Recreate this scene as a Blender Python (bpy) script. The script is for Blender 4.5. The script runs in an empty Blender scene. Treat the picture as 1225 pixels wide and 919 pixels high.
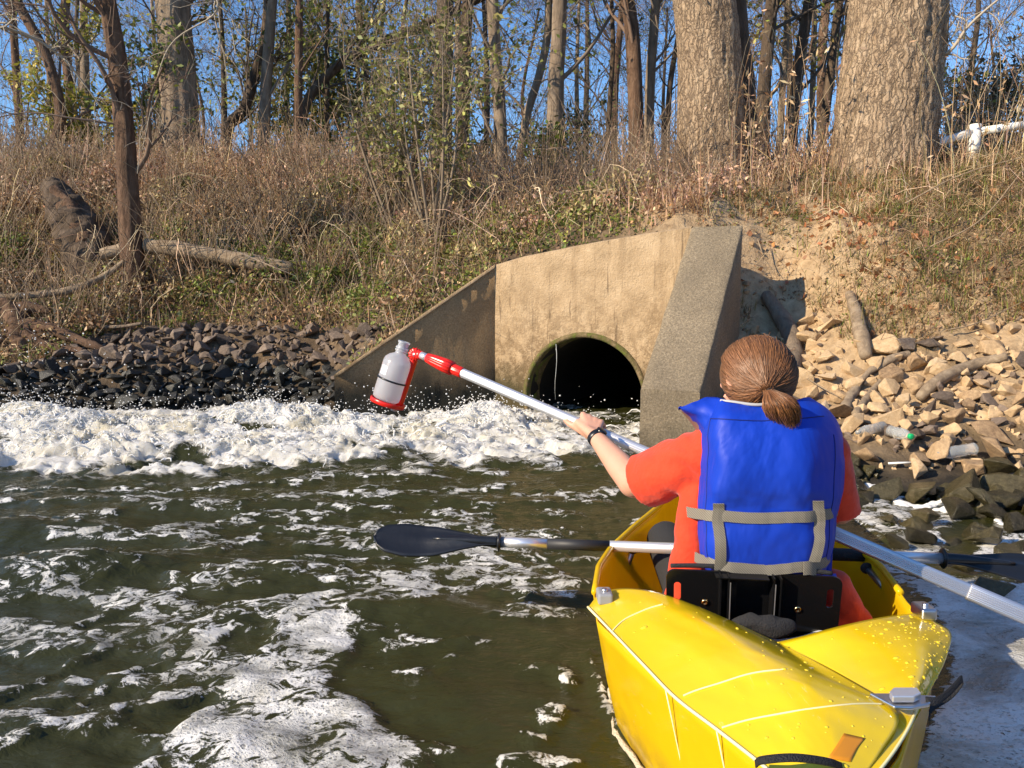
import bpy, bmesh, math, random
import numpy as np
from mathutils import Vector, Matrix

SC = bpy.context.scene
C = SC.collection
rng = np.random.default_rng(7)
random.seed(7)
PI = math.pi

# ------------------------------------------------------------------ camera, sky, sun
FPX, CX, CY = 930.0, 612.5, 459.5
PITCH = math.atan(94.5 / FPX)
CAMH = 1.0
cam = bpy.data.objects.new('camera', bpy.data.cameras.new('camera'))
C.objects.link(cam)
cam.location = (0, 0, CAMH)
cam.rotation_euler = (PI / 2 - PITCH, 0, 0)
cam.data.sensor_width = 36
cam.data.lens = 36 * FPX / 1225
cam.data.clip_start = 0.05
cam.data.clip_end = 2000
SC.camera = cam
SUN_EL, SUN_AZ = math.radians(28), math.atan2(-0.875, -0.485)     # azimuth measured from +Y towards +X
world = bpy.data.worlds.new('World')
SC.world = world
world.use_nodes = True
wn = world.node_tree
sky = wn.nodes.new('ShaderNodeTexSky')
sky.sky_type = 'NISHITA'
sky.sun_disc = False
sky.sun_elevation = SUN_EL
sky.sun_rotation = SUN_AZ
sky.air_density = 1.15
sky.dust_density = 0.0
sky.ozone_density = 8.0
wn.links.new(sky.outputs[0], wn.nodes['Background'].inputs[0])
wn.nodes['Background'].inputs[1].default_value = 0.135
sun = bpy.data.objects.new('sun', bpy.data.lights.new('sun', 'SUN'))
C.objects.link(sun)
sun.data.energy = 5.0
sun.data.angle = math.radians(0.5)
sun.data.color = (1.0, 0.84, 0.62)
sd = Vector((math.sin(SUN_AZ) * math.cos(SUN_EL), math.cos(SUN_AZ) * math.cos(SUN_EL), math.sin(SUN_EL)))
sun.rotation_euler = sd.to_track_quat('Z', 'Y').to_euler()
SC.view_settings.view_transform = 'Standard'
SC.view_settings.look = 'None'
SC.view_settings.exposure = 0.62
SC.view_settings.gamma = 1
SC.view_settings.use_curve_mapping = False
SC.cycles.max_bounces = 6
SC.cycles.transparent_max_bounces = 12

# ------------------------------------------------------------------ measuring from the photograph
CP, SP = math.cos(PITCH), math.sin(PITCH)
def ray(px, py):
    u = (np.asarray(px, float) - CX) / FPX
    v = -(np.asarray(py, float) - CY) / FPX
    return u, CP + v * SP, -SP + v * CP
def P(px, py, d):
    """the point at depth y = d seen at a pixel"""
    a, b, c = ray(px, py)
    return np.array([a / b * d, d + 0 * a, CAMH + c / b * d])
def PZ(px, py, z=0.0):
    """the point at height z seen at a pixel"""
    a, b, c = ray(px, py)
    t = (z - CAMH) / c
    return np.array([a * t, b * t, z])
def proj(x, y, z):
    zz = z - CAMH
    f = y * CP - zz * SP
    u = y * SP + zz * CP
    f = np.where(f < 0.05, 0.05, f)
    return CX + FPX * x / f, CY - FPX * u / f

# ------------------------------------------------------------------ noise
_perm = np.random.default_rng(3).permutation(256)
_perm = np.concatenate([_perm, _perm, _perm])
_g = np.random.default_rng(4).normal(size=(256, 3))
_g /= np.linalg.norm(_g, axis=1)[:, None]
def pn(x, y, z=0.0):
    x, y, z = np.broadcast_arrays(np.asarray(x, float), np.asarray(y, float), np.asarray(z, float))
    xi, yi, zi = np.floor(x).astype(int), np.floor(y).astype(int), np.floor(z).astype(int)
    xf, yf, zf = x - xi, y - yi, z - zi
    u, v, w = [t * t * t * (t * (t * 6 - 15) + 10) for t in (xf, yf, zf)]
    def gr(a, b, c):
        h = _perm[(_perm[(_perm[(xi + a) & 255] + yi + b) & 255] + zi + c) & 255]
        g = _g[h]
        return g[..., 0] * (xf - a) + g[..., 1] * (yf - b) + g[..., 2] * (zf - c)
    l = lambda a, b, t: a + (b - a) * t
    return 1.6 * l(l(l(gr(0,0,0), gr(1,0,0), u), l(gr(0,1,0), gr(1,1,0), u), v),
                   l(l(gr(0,0,1), gr(1,0,1), u), l(gr(0,1,1), gr(1,1,1), u), v), w)
def fbm(x, y, z=0.0, o=4, g=0.5, l=2.03):
    r, a, s = 0, 1.0, 1.0
    for i in range(o):
        r = r + a * pn(x * s + 13.7 * i, y * s + 7.1 * i, np.asarray(z) * s + 3.3 * i)
        a *= g; s *= l
    return r
def sstep(a, b, x):
    t = np.clip((x - a) / (b - a), 0, 1)
    return t * t * (3 - 2 * t)

# ------------------------------------------------------------------ materials
def nd(nt, t, **kw):
    n = nt.nodes.new(t)
    for k, v in kw.items():
        if k in n.inputs: n.inputs[k].default_value = v
        else: setattr(n, k, v)
    return n
def rgba(c): return (c[0], c[1], c[2], 1.0)
class Mat:
    def __init__(s, name, base=(.5, .5, .5), rough=.6, **kw):
        s.m = bpy.data.materials.new(name); s.m.use_nodes = True
        s.nt = s.m.node_tree
        s.b = s.nt.nodes['Principled BSDF']
        s.b.inputs['Base Color'].default_value = rgba(base)
        s.b.inputs['Roughness'].default_value = rough
        for k, v in kw.items(): s.b.inputs[k.replace('_', ' ')].default_value = v
        s.tc = s.nt.nodes.new('ShaderNodeTexCoord')
        s.h = None
    def l(s, a, b): s.nt.links.new(a, b); return s
    def mapping(s, scale=(1, 1, 1), src='Object'):
        n = s.nt.nodes.new('ShaderNodeMapping'); n.inputs['Scale'].default_value = scale
        s.l(s.tc.outputs[src], n.inputs[0]); return n.outputs[0]
    def noise(s, scale, detail=5, rough=.55, vec=None, dist=0.0):
        n = nd(s.nt, 'ShaderNodeTexNoise', Scale=scale, Detail=detail, Roughness=rough, Distortion=dist)
        s.l(vec if vec is not None else s.tc.outputs['Object'], n.inputs['Vector']); return n.outputs['Fac']
    def voro(s, scale, feature='F1', vec=None, rnd=1.0):
        n = s.nt.nodes.new('ShaderNodeTexVoronoi'); n.feature = feature
        n.inputs['Scale'].default_value = scale; n.inputs['Randomness'].default_value = rnd
        s.l(vec if vec is not None else s.tc.outputs['Object'], n.inputs['Vector']); return n.outputs['Distance']
    def ramp(s, fac, stops, interp='LINEAR'):
        n = s.nt.nodes.new('ShaderNodeValToRGB'); e = n.color_ramp.elements
        n.color_ramp.interpolation = interp
        while len(e) < len(stops): e.new(.5)
        for q, (p, c) in zip(e, stops):
            q.position = p; q.color = rgba(c) if hasattr(c, '__len__') else (c, c, c, 1)
        s.l(fac, n.inputs[0]); return n.outputs[0]
    def math(s, op, a, b=None, c=None, clamp=False):
        n = s.nt.nodes.new('ShaderNodeMath'); n.operation = op; n.use_clamp = clamp
        for i, v in enumerate((a, b, c)):
            if v is None: continue
            if hasattr(v, 'node'): s.l(v, n.inputs[i])
            else: n.inputs[i].default_value = v
        return n.outputs[0]
    def mix(s, fac, a, b, mode='MIX'):
        n = s.nt.nodes.new('ShaderNodeMix'); n.data_type = 'RGBA'; n.blend_type = mode
        for i, v in ((0, fac), (6, a), (7, b)):
            if hasattr(v, 'node'): s.l(v, n.inputs[i])
            else: n.inputs[i].default_value = rgba(v) if hasattr(v, '__len__') else v
        return n.outputs[2]
    def attr(s, name, out='Color'):
        n = s.nt.nodes.new('ShaderNodeAttribute'); n.attribute_name = name; return n.outputs[out]
    def sep(s, i, src=None):
        n = s.nt.nodes.new('ShaderNodeSeparateXYZ'); s.l(src if src is not None else s.tc.outputs['Object'], n.inputs[0]); return n.outputs[i]
    def col(s, o): s.l(o, s.b.inputs['Base Color']); return s
    def rough(s, o): s.l(o, s.b.inputs['Roughness']); return s
    def bump(s, h, strength=.5, dist=.01):
        n = nd(s.nt, 'ShaderNodeBump', Strength=strength, Distance=dist)
        s.l(h, n.inputs['Height'])
        if s.h is not None: s.l(s.h, n.inputs['Normal'])
        s.h = n.outputs[0]; s.l(s.h, s.b.inputs['Normal']); return s
    def rand(s):
        n = s.nt.nodes.new('ShaderNodeObjectInfo'); return n.outputs['Random']
    def translucent(s, fac, color):
        t = s.nt.nodes.new('ShaderNodeBsdfTranslucent'); 
        if hasattr(color, 'node'): s.l(color, t.inputs[0])
        else: t.inputs[0].default_value = rgba(color)
        mx = s.nt.nodes.new('ShaderNodeMixShader'); mx.inputs[0].default_value = fac
        s.l(s.b.outputs[0], mx.inputs[1]); s.l(t.outputs[0], mx.inputs[2])
        s.l(mx.outputs[0], s.nt.nodes['Material Output'].inputs[0]); return s

# ------------------------------------------------------------------ mesh helpers
def tag(o, label=None, cat=None, group=None, kind=None):
    if label: o['label'] = label
    if cat: o['category'] = cat
    if group: o['group'] = group
    if kind: o['kind'] = kind
    return o
def empty(name, loc=(0, 0, 0), parent=None):
    o = bpy.data.objects.new(name, None); C.objects.link(o); o.location = loc; o.empty_display_size = .1
    if parent: o.parent = parent
    return o
def mkmesh(name, V, faces, mat=None, smooth=False, col=None, attrs=None):
    V = np.ascontiguousarray(V, np.float32).reshape(-1, 3)
    me = bpy.data.meshes.new(name)
    me.vertices.add(len(V)); me.vertices.foreach_set('co', V.ravel())
    faces = [np.asarray(f, np.int32) for f in faces if f is not None and len(f)]
    idx = np.concatenate([f.ravel() for f in faces])
    tot = np.concatenate([np.full(len(f), f.shape[1], np.int32) for f in faces])
    st = np.concatenate([[0], np.cumsum(tot)[:-1]]).astype(np.int32)
    me.loops.add(len(idx)); me.loops.foreach_set('vertex_index', idx)
    me.polygons.add(len(tot)); me.polygons.foreach_set('loop_start', st)
    me.update(calc_edges=True)
    me.polygons.foreach_set('use_smooth', np.full(len(tot), bool(smooth)))
    if mat: me.materials.append(mat.m if isinstance(mat, Mat) else mat)
    if col is not None:
        a = me.color_attributes.new('Col', 'FLOAT_COLOR', 'POINT')
        cc = np.ones((len(V), 4), np.float32); cc[:, :3] = col
        a.data.foreach_set('color', cc.ravel())
    for k, v in (attrs or {}).items():
        a = me.attributes.new(k, 'FLOAT', 'POINT'); a.data.foreach_set('value', np.ascontiguousarray(v, np.float32).ravel())
    return me
def obj(name, me, parent=None, loc=None):
    o = bpy.data.objects.new(name, me); C.objects.link(o)
    if parent is not None: o.parent = parent
    if loc is not None: o.location = loc
    return o
class MB:
    """collects pieces into one mesh"""
    def __init__(s): s.V, s.F3, s.F4, s.c, s.n = [], [], [], [], 0
    def add(s, V, F, col=None):
        V = np.asarray(V, float).reshape(-1, 3)
        for f in (F if isinstance(F, (list, tuple)) else [F]):
            f = np.asarray(f)
            if not len(f): continue
            (s.F3 if f.shape[1] == 3 else s.F4).append(f + s.n)
        s.V.append(V); s.n += len(V)
        s.c.append(np.broadcast_to(np.array(col if col is not None else (1, 1, 1), float), (len(V), 3)))
        return s
    def mesh(s, name, mat, smooth=True, col=False):
        F = []
        if s.F3: F.append(np.concatenate(s.F3))
        if s.F4: F.append(np.concatenate(s.F4))
        return mkmesh(name, np.concatenate(s.V), F, mat, smooth, np.concatenate(s.c) if col else None)
    def build(s, name, mat, parent=None, smooth=True, col=False):
        return obj(name, s.mesh(name, mat, smooth, col), parent)
def gridF(nu, nv, wrap=False):
    """quads of a grid stored row-major (nu rows, nv columns); wrap closes the columns"""
    i = np.arange(nu - 1)[:, None] * nv
    if wrap: j = np.arange(nv)[None]; k = (j + 1) % nv
    else: j = np.arange(nv - 1)[None]; k = j + 1
    return np.stack([i + j, i + k, i + nv + k, i + nv + j], -1).reshape(-1, 4)
def norm(v): return v / np.maximum(np.linalg.norm(v, axis=-1, keepdims=True), 1e-9)
def smoothpath(pts, n):
    """Catmull-Rom through the points"""
    p = np.asarray(pts, float)
    if len(p) == 2: return p[0] + (p[1] - p[0]) * np.linspace(0, 1, n)[:, None]
    q = np.vstack([2 * p[0] - p[1], p, 2 * p[-1] - p[-2]])
    t = np.linspace(0, len(p) - 1 - 1e-9, n); i = t.astype(int); f = (t - i)[:, None]
    a, b, c, d = q[i], q[i + 1], q[i + 2], q[i + 3]
    return .5 * (2 * b + (c - a) * f + (2 * a - 5 * b + 4 * c - d) * f ** 2 + (3 * b - a - 3 * c + d) * f ** 3)
def tubes(PT, R, sides=3):
    """many tubes at once: PT (m,n,3), R (m,n) -> V, quads"""
    PT = np.asarray(PT, float); R = np.asarray(R, float)
    m, n, _ = PT.shape
    T = np.empty_like(PT); T[:, 1:-1] = PT[:, 2:] - PT[:, :-2]; T[:, 0] = PT[:, 1] - PT[:, 0]; T[:, -1] = PT[:, -1] - PT[:, -2]
    T = norm(T)
    mean = norm(PT[:, -1] - PT[:, 0] + 1e-6)
    ref = np.where(np.abs(mean[:, 2:3]) > .8, np.array([[1., .2, 0]]), np.array([[.1, .2, 1.]]))[:, None]
    A = norm(np.cross(T, np.broadcast_to(ref, T.shape))); B = np.cross(T, A)
    th = np.arange(sides) / sides * 2 * PI
    V = PT[:, :, None] + R[:, :, None, None] * (A[:, :, None] * np.cos(th)[None, None, :, None] + B[:, :, None] * np.sin(th)[None, None, :, None])
    F = gridF(n, sides, True)[None] + (np.arange(m) * n * sides)[:, None, None]
    return V.reshape(-1, 3), F.reshape(-1, 4)
def tube(pts, r, sides=12, cap=True, n=None):
    pts = np.asarray(pts, float)
    if n: 
        r = np.interp(np.linspace(0, 1, n), np.linspace(0, 1, len(np.atleast_1d(r))), np.atleast_1d(r)) if np.ndim(r) else r
        pts = smoothpath(pts, n)
    R = np.broadcast_to(np.asarray(r, float), (len(pts),)) if np.ndim(r) == 0 else np.asarray(r, float)
    V, F = tubes(pts[None], R[None], sides)
    if cap:
        k = len(V); V = np.vstack([V, pts[0], pts[-1]])
        j = np.arange(sides); j2 = (j + 1) % sides
        F = [F, np.stack([np.full(sides, k), j2, j], 1), np.stack([np.full(sides, k + 1), k - sides + j, k - sides + j2], 1)]
    return V, F
def lathe(prof, p0, axis, sides=24, ref=None):
    """prof: list of (radius, distance along axis)"""
    axis = norm(np.asarray(axis, float)); ref = np.array([0, 0, 1.]) if ref is None else ref
    if abs(axis @ ref) > .95: ref = np.array([1., 0, 0])
    A = norm(np.cross(axis, ref)); B = np.cross(axis, A)
    th = np.arange(sides) / sides * 2 * PI
    pr = np.asarray(prof, float)
    V = np.asarray(p0) + pr[:, 1][:, None, None] * axis + pr[:, 0][:, None, None] * (np.cos(th)[None, :, None] * A + np.sin(th)[None, :, None] * B)
    return V.reshape(-1, 3), gridF(len(pr), sides, True)
def boxv(c, ax, h):
    """box: centre, three unit axes (rows), half sizes"""
    ax = np.asarray(ax, float); s = np.array([[i, j, k] for i in (-1, 1) for j in (-1, 1) for k in (-1, 1)], float) * h
    V = np.asarray(c) + s @ ax
    return V, np.array([[0, 1, 3, 2], [4, 6, 7, 5], [0, 4, 5, 1], [2, 3, 7, 6], [0, 2, 6, 4], [1, 5, 7, 3]])
def frame(a, ref=(0, 0, 1)):
    a = norm(np.asarray(a, float)); b = norm(np.cross(a, ref)); return np.array([a, b, np.cross(b, a)])
def bev(o, w, seg=2):
    m = o.modifiers.new('bevel', 'BEVEL'); m.width = w; m.segments = seg; m.limit_method = 'ANGLE'; return o
def coons(c0, c1, d0, d1, nu, nv):
    """c0,c1 run along v at u=0,1 ; d0,d1 run along u at v=0,1 (all point lists) -> (nu,nv,3)"""
    c0, c1 = smoothpath(c0, nv), smoothpath(c1, nv); d0, d1 = smoothpath(d0, nu), smoothpath(d1, nu)
    u = np.linspace(0, 1, nu)[:, None, None]; v = np.linspace(0, 1, nv)[None, :, None]
    L = (1 - u) * c0[None] + u * c1[None]; M = (1 - v) * d0[:, None] + v * d1[:, None]
    B = (1 - u) * (1 - v) * c0[0] + (1 - u) * v * c0[-1] + u * (1 - v) * c1[0] + u * v * c1[-1]
    return L + M - B
def gnormals(G):
    du = np.gradient(G, axis=0); dv = np.gradient(G, axis=1)
    return norm(np.cross(du, dv))
def slab(G, th, flip=1):
    """a closed sheet of thickness th behind the grid surface G"""
    nu, nv, _ = G.shape; N = gnormals(G)
    if flip == 'down': flip = 1 if N[nu // 2, nv // 2, 2] > 0 else -1
    N = N * flip
    V = np.concatenate([G.reshape(-1, 3), (G - N * th).reshape(-1, 3)]); k = nu * nv
    F = gridF(nu, nv); I = np.arange(k).reshape(nu, nv)
    b = np.concatenate([I[0, :], I[1:, -1], I[-1, -2::-1], I[-2:0:-1, 0]]); b2 = np.roll(b, -1)
    return V, [F, F[:, ::-1] + k, np.stack([b2, b, b + k, b2 + k], 1)]
def copy_tree(o, parent=None):
    c = o.copy(); C.objects.link(c)
    if parent: c.parent = parent
    for ch in list(o.children): copy_tree(ch, c)
    return c
def capsule(a, b, r0, r1, n=16, k=6):
    a, b = np.asarray(a, float), np.asarray(b, float); L = np.linalg.norm(b - a); L = max(L, 1e-4)
    t = np.linspace(-PI / 2, 0, k); t2 = np.linspace(0, PI / 2, k)
    prof = [(max(r0 * math.cos(x), 1e-4), r0 * math.sin(x)) for x in t] + [(max(r1 * math.cos(x), 1e-4), L + r1 * math.sin(x)) for x in t2]
    V, F = lathe(prof, a, (b - a) / L, n)
    j = np.arange(n); j2 = (j + 1) % n; m = len(V)
    V = np.vstack([V, a - (b - a) / L * r0, b + (b - a) / L * r1])
    return V, [F, np.stack([np.full(n, m), j2, j], 1), np.stack([np.full(n, m + 1), m - n + j, m - n + j2], 1)]
def ellipsoid(c, r, ax=None, n=24, k=14):
    th = np.linspace(0.02, PI - .02, k); ph = np.arange(n) / n * 2 * PI
    V = np.stack([np.sin(th)[:, None] * np.cos(ph), np.sin(th)[:, None] * np.sin(ph), np.cos(th)[:, None] + 0 * ph], -1).reshape(-1, 3)
    V = V * np.asarray(r)
    if ax is not None: V = V @ np.asarray(ax)
    V = V + np.asarray(c); m = len(V); j = np.arange(n); j2 = (j + 1) % n
    V = np.vstack([V, V[:n].mean(0), V[m - n:m].mean(0)])
    return V, [gridF(k, n, True)[:, ::-1], np.stack([np.full(n, m), j, j2], 1), np.stack([np.full(n, m + 1), m - n + j2, m - n + j], 1)]
def remesh(mb, name, mat, voxel, smooth=4, parent=None, fn=None):
    """overlapping closed pieces grown into ONE continuous surface"""
    me = mb.mesh(name, mat, True); o = obj(name, me)
    r = o.modifiers.new('r', 'REMESH'); r.mode = 'VOXEL'; r.voxel_size = voxel; r.adaptivity = 0
    s = o.modifiers.new('s', 'SMOOTH'); s.factor = .5; s.iterations = smooth
    dg = bpy.context.evaluated_depsgraph_get(); dg.update()
    m2 = bpy.data.meshes.new_from_object(o.evaluated_get(dg)); m2.name = name
    o.modifiers.clear(); o.data = m2
    if not m2.materials: m2.materials.append(mat.m)
    n = len(m2.vertices); co = np.empty(n * 3, np.float32); m2.vertices.foreach_get('co', co); co = co.reshape(-1, 3)
    if fn is not None:
        no = np.empty(n * 3, np.float32); m2.vertices.foreach_get('normal', no)
        co = fn(co, no.reshape(-1, 3)); m2.vertices.foreach_set('co', co.astype(np.float32).ravel()); m2.update()
    m2.polygons.foreach_set('use_smooth', np.ones(len(m2.polygons), bool))
    if parent is not None: o.parent = parent
    return o
def inpoly(px, py, poly):
    poly = np.asarray(poly, float); r = np.zeros(np.shape(px), bool)
    for (x0, y0), (x1, y1) in zip(poly, np.roll(poly, -1, 0)):
        if y0 == y1: continue
        r ^= ((y0 > py) != (y1 > py)) & (px < (x1 - x0) * (py - y0) / (y1 - y0) + x0)
    return r
def dist_line(px, py, pts, sy=1.0):
    d = np.full(np.shape(px), 1e9)
    for (x0, y0), (x1, y1) in zip(pts[:-1], pts[1:]):
        ax, ay, bx, by = x0, y0 * sy, x1, y1 * sy; q = py * sy
        t = np.clip(((px - ax) * (bx - ax) + (q - ay) * (by - ay)) / ((bx - ax) ** 2 + (by - ay) ** 2 + 1e-9), 0, 1)
        d = np.minimum(d, np.hypot(px - ax - t * (bx - ax), q - ay - t * (by - ay)))
    return d
def sdpoly(px, py, poly, sy=1.0):
    """positive inside, in horizontal pixels"""
    p = list(poly) + [poly[0]]
    return dist_line(px, py, p, sy) * np.where(inpoly(px, py, poly), 1, -1)

# ------------------------------------------------------------------ materials used
M = {}
m = M['soil'] = Mat('soil', rough=.95)
gc_ = m.mix(m.attr('sand', 'Fac'),
      m.ramp(m.noise(6, 8, .7), [(.3, (.045, .03, .018)), (.5, (.12, .08, .045)), (.7, (.24, .17, .10))]),
      m.ramp(m.noise(9, 10, .7), [(.25, (.19, .12, .06)), (.45, (.46, .32, .18)), (.7, (.64, .47, .28))]))
m.col(m.mix(m.ramp(m.math('ADD', m.sep(2), m.math('MULTIPLY', m.noise(3), .3)), [(.22, 1.0), (.55, 0.0)]), gc_, (.02, .016, .01)))
m.bump(m.noise(14, 10, .7), .9, .06)
m = M['concrete'] = Mat('headwall_concrete', rough=.9)
z = m.sep(2)
base = m.ramp(m.noise(5, 10, .65), [(.25, (.34, .235, .13)), (.5, (.47, .335, .195)), (.75, (.58, .43, .265))])
streak = m.ramp(m.noise(1.0, 4, .6, m.mapping((7, 7, .5))), [(.5, 0.0), (.72, .75)])
base = m.mix(streak, base, (.22, .14, .07))
patch = m.ramp(m.noise(13, 12, .85), [(.46, 0.0), (.53, .95)])
drip = m.ramp(m.noise(1.0, 6, .7, m.mapping((26, 26, .8))), [(.60, 0.0), (.66, .7)])
base = m.mix(drip, base, (.12, .08, .045))
base = m.mix(m.ramp(m.voro(42), [(.06, .8), (.12, 0.0)]), base, (.10, .07, .04))
low = m.math('SUBTRACT', 1.0, m.math('MULTIPLY_ADD', m.math('ADD', z, m.math('MULTIPLY', m.noise(3, 6), .9)), 1.0, -.75), clamp=True)
base = m.mix(m.math('MULTIPLY', low, patch, clamp=True), base, (.16, .10, .045))
wet = m.ramp(m.math('ADD', z, m.math('MULTIPLY', m.noise(4, 6), .35)), [(.42, 1.0), (.68, 0.0)])
base = m.mix(wet, base, (.075, .058, .022))
m.col(base)
m.bump(m.noise(38, 8, .8), 1.0, .014).bump(m.voro(60), .35, .008)
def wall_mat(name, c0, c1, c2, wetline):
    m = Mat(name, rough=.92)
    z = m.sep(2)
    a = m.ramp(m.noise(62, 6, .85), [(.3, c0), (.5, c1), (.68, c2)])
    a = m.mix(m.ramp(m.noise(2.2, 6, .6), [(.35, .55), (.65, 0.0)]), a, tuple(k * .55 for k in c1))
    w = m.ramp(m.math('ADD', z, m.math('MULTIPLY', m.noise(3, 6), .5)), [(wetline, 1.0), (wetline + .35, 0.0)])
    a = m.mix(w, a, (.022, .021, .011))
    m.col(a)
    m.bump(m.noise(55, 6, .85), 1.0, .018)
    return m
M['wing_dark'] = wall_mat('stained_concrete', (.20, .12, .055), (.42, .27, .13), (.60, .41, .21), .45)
M['wing_top'] = wall_mat('exposed_aggregate', (.10, .078, .05), (.29, .23, .15), (.56, .45, .30), .10)
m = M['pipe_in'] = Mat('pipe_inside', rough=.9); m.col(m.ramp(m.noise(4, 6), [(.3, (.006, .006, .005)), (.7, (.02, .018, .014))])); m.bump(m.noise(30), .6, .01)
m = M['pipe_rim'] = Mat('mossy_rim', rough=.95)
m.col(m.ramp(m.noise(7, 8, .7), [(.36, (.24, .17, .09)), (.5, (.11, .09, .03)), (.6, (.12, .15, .02)), (.8, (.20, .24, .03))])); m.bump(m.noise(60, 6), 1., .015)
def rock_mat(name, stops, wet=0.0, rough=.85):
    m = Mat(name, rough=rough)
    r = m.rand()
    v = m.math('ADD', m.math('MULTIPLY', m.noise(5, 8, .65), .75), m.math('MULTIPLY_ADD', r, .42, -.09))
    a = m.ramp(v, stops)
    a = m.mix(m.ramp(m.noise(28, 5, .8), [(.45, 0.0), (.75, .5)]), a, tuple(k * .35 for k in stops[1][1]))
    m.col(a)
    m.bump(m.noise(9, 8, .7), .45, .03).bump(m.noise(60, 6, .7), .5, .008)
    return m
M['rock_tan'] = rock_mat('dry_tan_stone', [(.2, (.19, .12, .065)), (.36, (.38, .25, .135)), (.55, (.56, .39, .215)), (.8, (.68, .51, .32))])
M['rock_brown'] = rock_mat('brown_stone', [(.2, (.04, .030, .023)), (.42, (.115, .084, .062)), (.62, (.21, .155, .115)), (.85, (.34, .27, .21))])
M['rock_wet'] = rock_mat('wet_dark_stone', [(.2, (.014, .012, .005)), (.5, (.045, .038, .014)), (.7, (.09, .072, .030)), (.9, (.15, .12, .06))], rough=.2)
M['rock_black'] = rock_mat('wet_black_stone', [(.2, (.006, .006, .006)), (.5, (.022, .021, .016)), (.7, (.05, .048, .036)), (.9, (.10, .10, .08))], rough=.4)
def bark(name, c0, c1, c2, sc=(9, 9, 1.6), bs=.9, bd=.05):
    m = Mat(name, rough=.95)
    v = m.mapping(sc)
    f = m.math('ADD', m.math('MULTIPLY', m.noise(1.0, 8, .7, v, .6), .7), m.math('MULTIPLY', m.noise(7, 6), .3))
    m.col(m.ramp(f, [(.28, c0), (.5, c1), (.72, c2)]))
    m.bump(m.noise(1.6, 8, .75, v, .8), bs, bd).bump(m.noise(40, 6), .4, .01)
    return m
def plates(m, base):
    v = m.mapping((22, 22, 4.6)); wv = m.nt.nodes.new('ShaderNodeMix'); wv.data_type = 'VECTOR'; wv.inputs[0].default_value = .12
    n = nd(m.nt, 'ShaderNodeTexNoise', Scale=9.0, Detail=4.0); m.l(m.tc.outputs['Object'], n.inputs['Vector'])
    ad = m.nt.nodes.new('ShaderNodeVectorMath'); ad.operation = 'MULTIPLY_ADD'; m.l(n.outputs['Color'], ad.inputs[0]); ad.inputs[1].default_value = (2.6, 2.6, 2.6); m.l(v, ad.inputs[2])
    e = m.voro(1.0, 'DISTANCE_TO_EDGE', ad.outputs[0]); c = m.ramp(e, [(.0, .75), (.13, 0.0)])
    m.col(m.mix(c, base, (.07, .045, .028))); m.bump(m.ramp(e, [(0, 0.0), (.3, 1.0)]), .9, .02)
M['bark_big'] = bark('grey_brown_bark', (.24, .16, .095), (.46, .33, .21), (.64, .49, .33), (11, 11, 3.6), 1., .05)
plates(M['bark_big'], M['bark_big'].b.inputs['Base Color'].links[0].from_socket)
M['bark_grey'] = bark('grey_bark', (.07, .05, .035), (.24, .18, .125), (.42, .33, .24))
M['bark_dark'] = bark('dark_bark', (.03, .02, .014), (.10, .07, .047), (.20, .145, .10))
M['bark_red'] = bark('reddish_bark', (.03, .017, .010), (.15, .085, .05), (.30, .19, .12), (14, 14, 3), 1., .05)
M['wood_dry'] = bark('bleached_driftwood', (.10, .07, .045), (.27, .20, .13), (.44, .35, .24), (16, 16, 16), .7, .02)
M['twig'] = Mat('twigs', rough=.9); M['twig'].col(M['twig'].attr('Col'))
m = M['grass'] = Mat('dry_grass', rough=.75); m.col(m.attr('Col')); m.translucent(.3, m.attr('Col'))
m = M['leaf'] = Mat('leaves', rough=.55); m.col(m.attr('Col')); m.translucent(.3, m.attr('Col'))

# ================================================================== THE GROUND
A0, B0 = P(592, 318, 7.3), P(827, 272, 6.5)
WL = P(400, 450, 6.6)
IB, IF, OB = P(827, 272, 6.5), P(766, 465, 5.3), P(888, 270, 6.32)
OF = IF + (OB - IB) * np.array([1, 1, 0]); OF[2] = IF[2]
ctl = []
def cp(*a): ctl.append(a)
for x in (-9, -7, -5, -3.2, -1.9): cp(x, 6.9, -.12); cp(x, 7.2, .08); cp(x, 8.25, .66); cp(x, 6.2, -.5)
for q in [(-100, 250, 10.6), (0, 250, 10.4), (60, 350, 9.2), (160, 352, 8.9), (270, 330, 9.2), (400, 300, 9.4), (400, 380, 8.3), (480, 350, 8.2),
          (-200, 205, 12.5), (0, 203, 12.3), (150, 205, 12.2), (300, 210, 12), (450, 220, 11.8), (520, 228, 11.5), (600, 242, 11), (730, 238, 10.4),
          (850, 215, 9.4), (950, 212, 9.0), (1060, 206, 8.6), (1140, 196, 8.3), (1225, 180, 8.2), (1330, 165, 8.0),
          (600, 300, 7.8), (700, 285, 7.3), (600, 262, 9.2), (760, 250, 8.2), (840, 262, 6.9), (870, 240, 7.5),
          (905, 290, 7.0), (1010, 300, 6.6), (1000, 240, 7.6), (930, 340, 6.8), (955, 400, 6.4), (1010, 400, 5.8), (955, 450, 5.9), (1000, 480, 5.25), (930, 500, 5.4),
          (1100, 300, 6.4), (1100, 240, 7.2), (1100, 400, 5.6), (1100, 480, 4.9), (1225, 300, 6.1), (1225, 400, 5.4), (1225, 500, 4.65), (1225, 230, 6.9),
          (1060, 540, 4.45), (1140, 555, 4.35), (1225, 580, 4.1), (1400, 450, 4.7), (1400, 250, 5.9)]:
    p = P(*q); cp(p[0], p[1], p[2])
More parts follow.
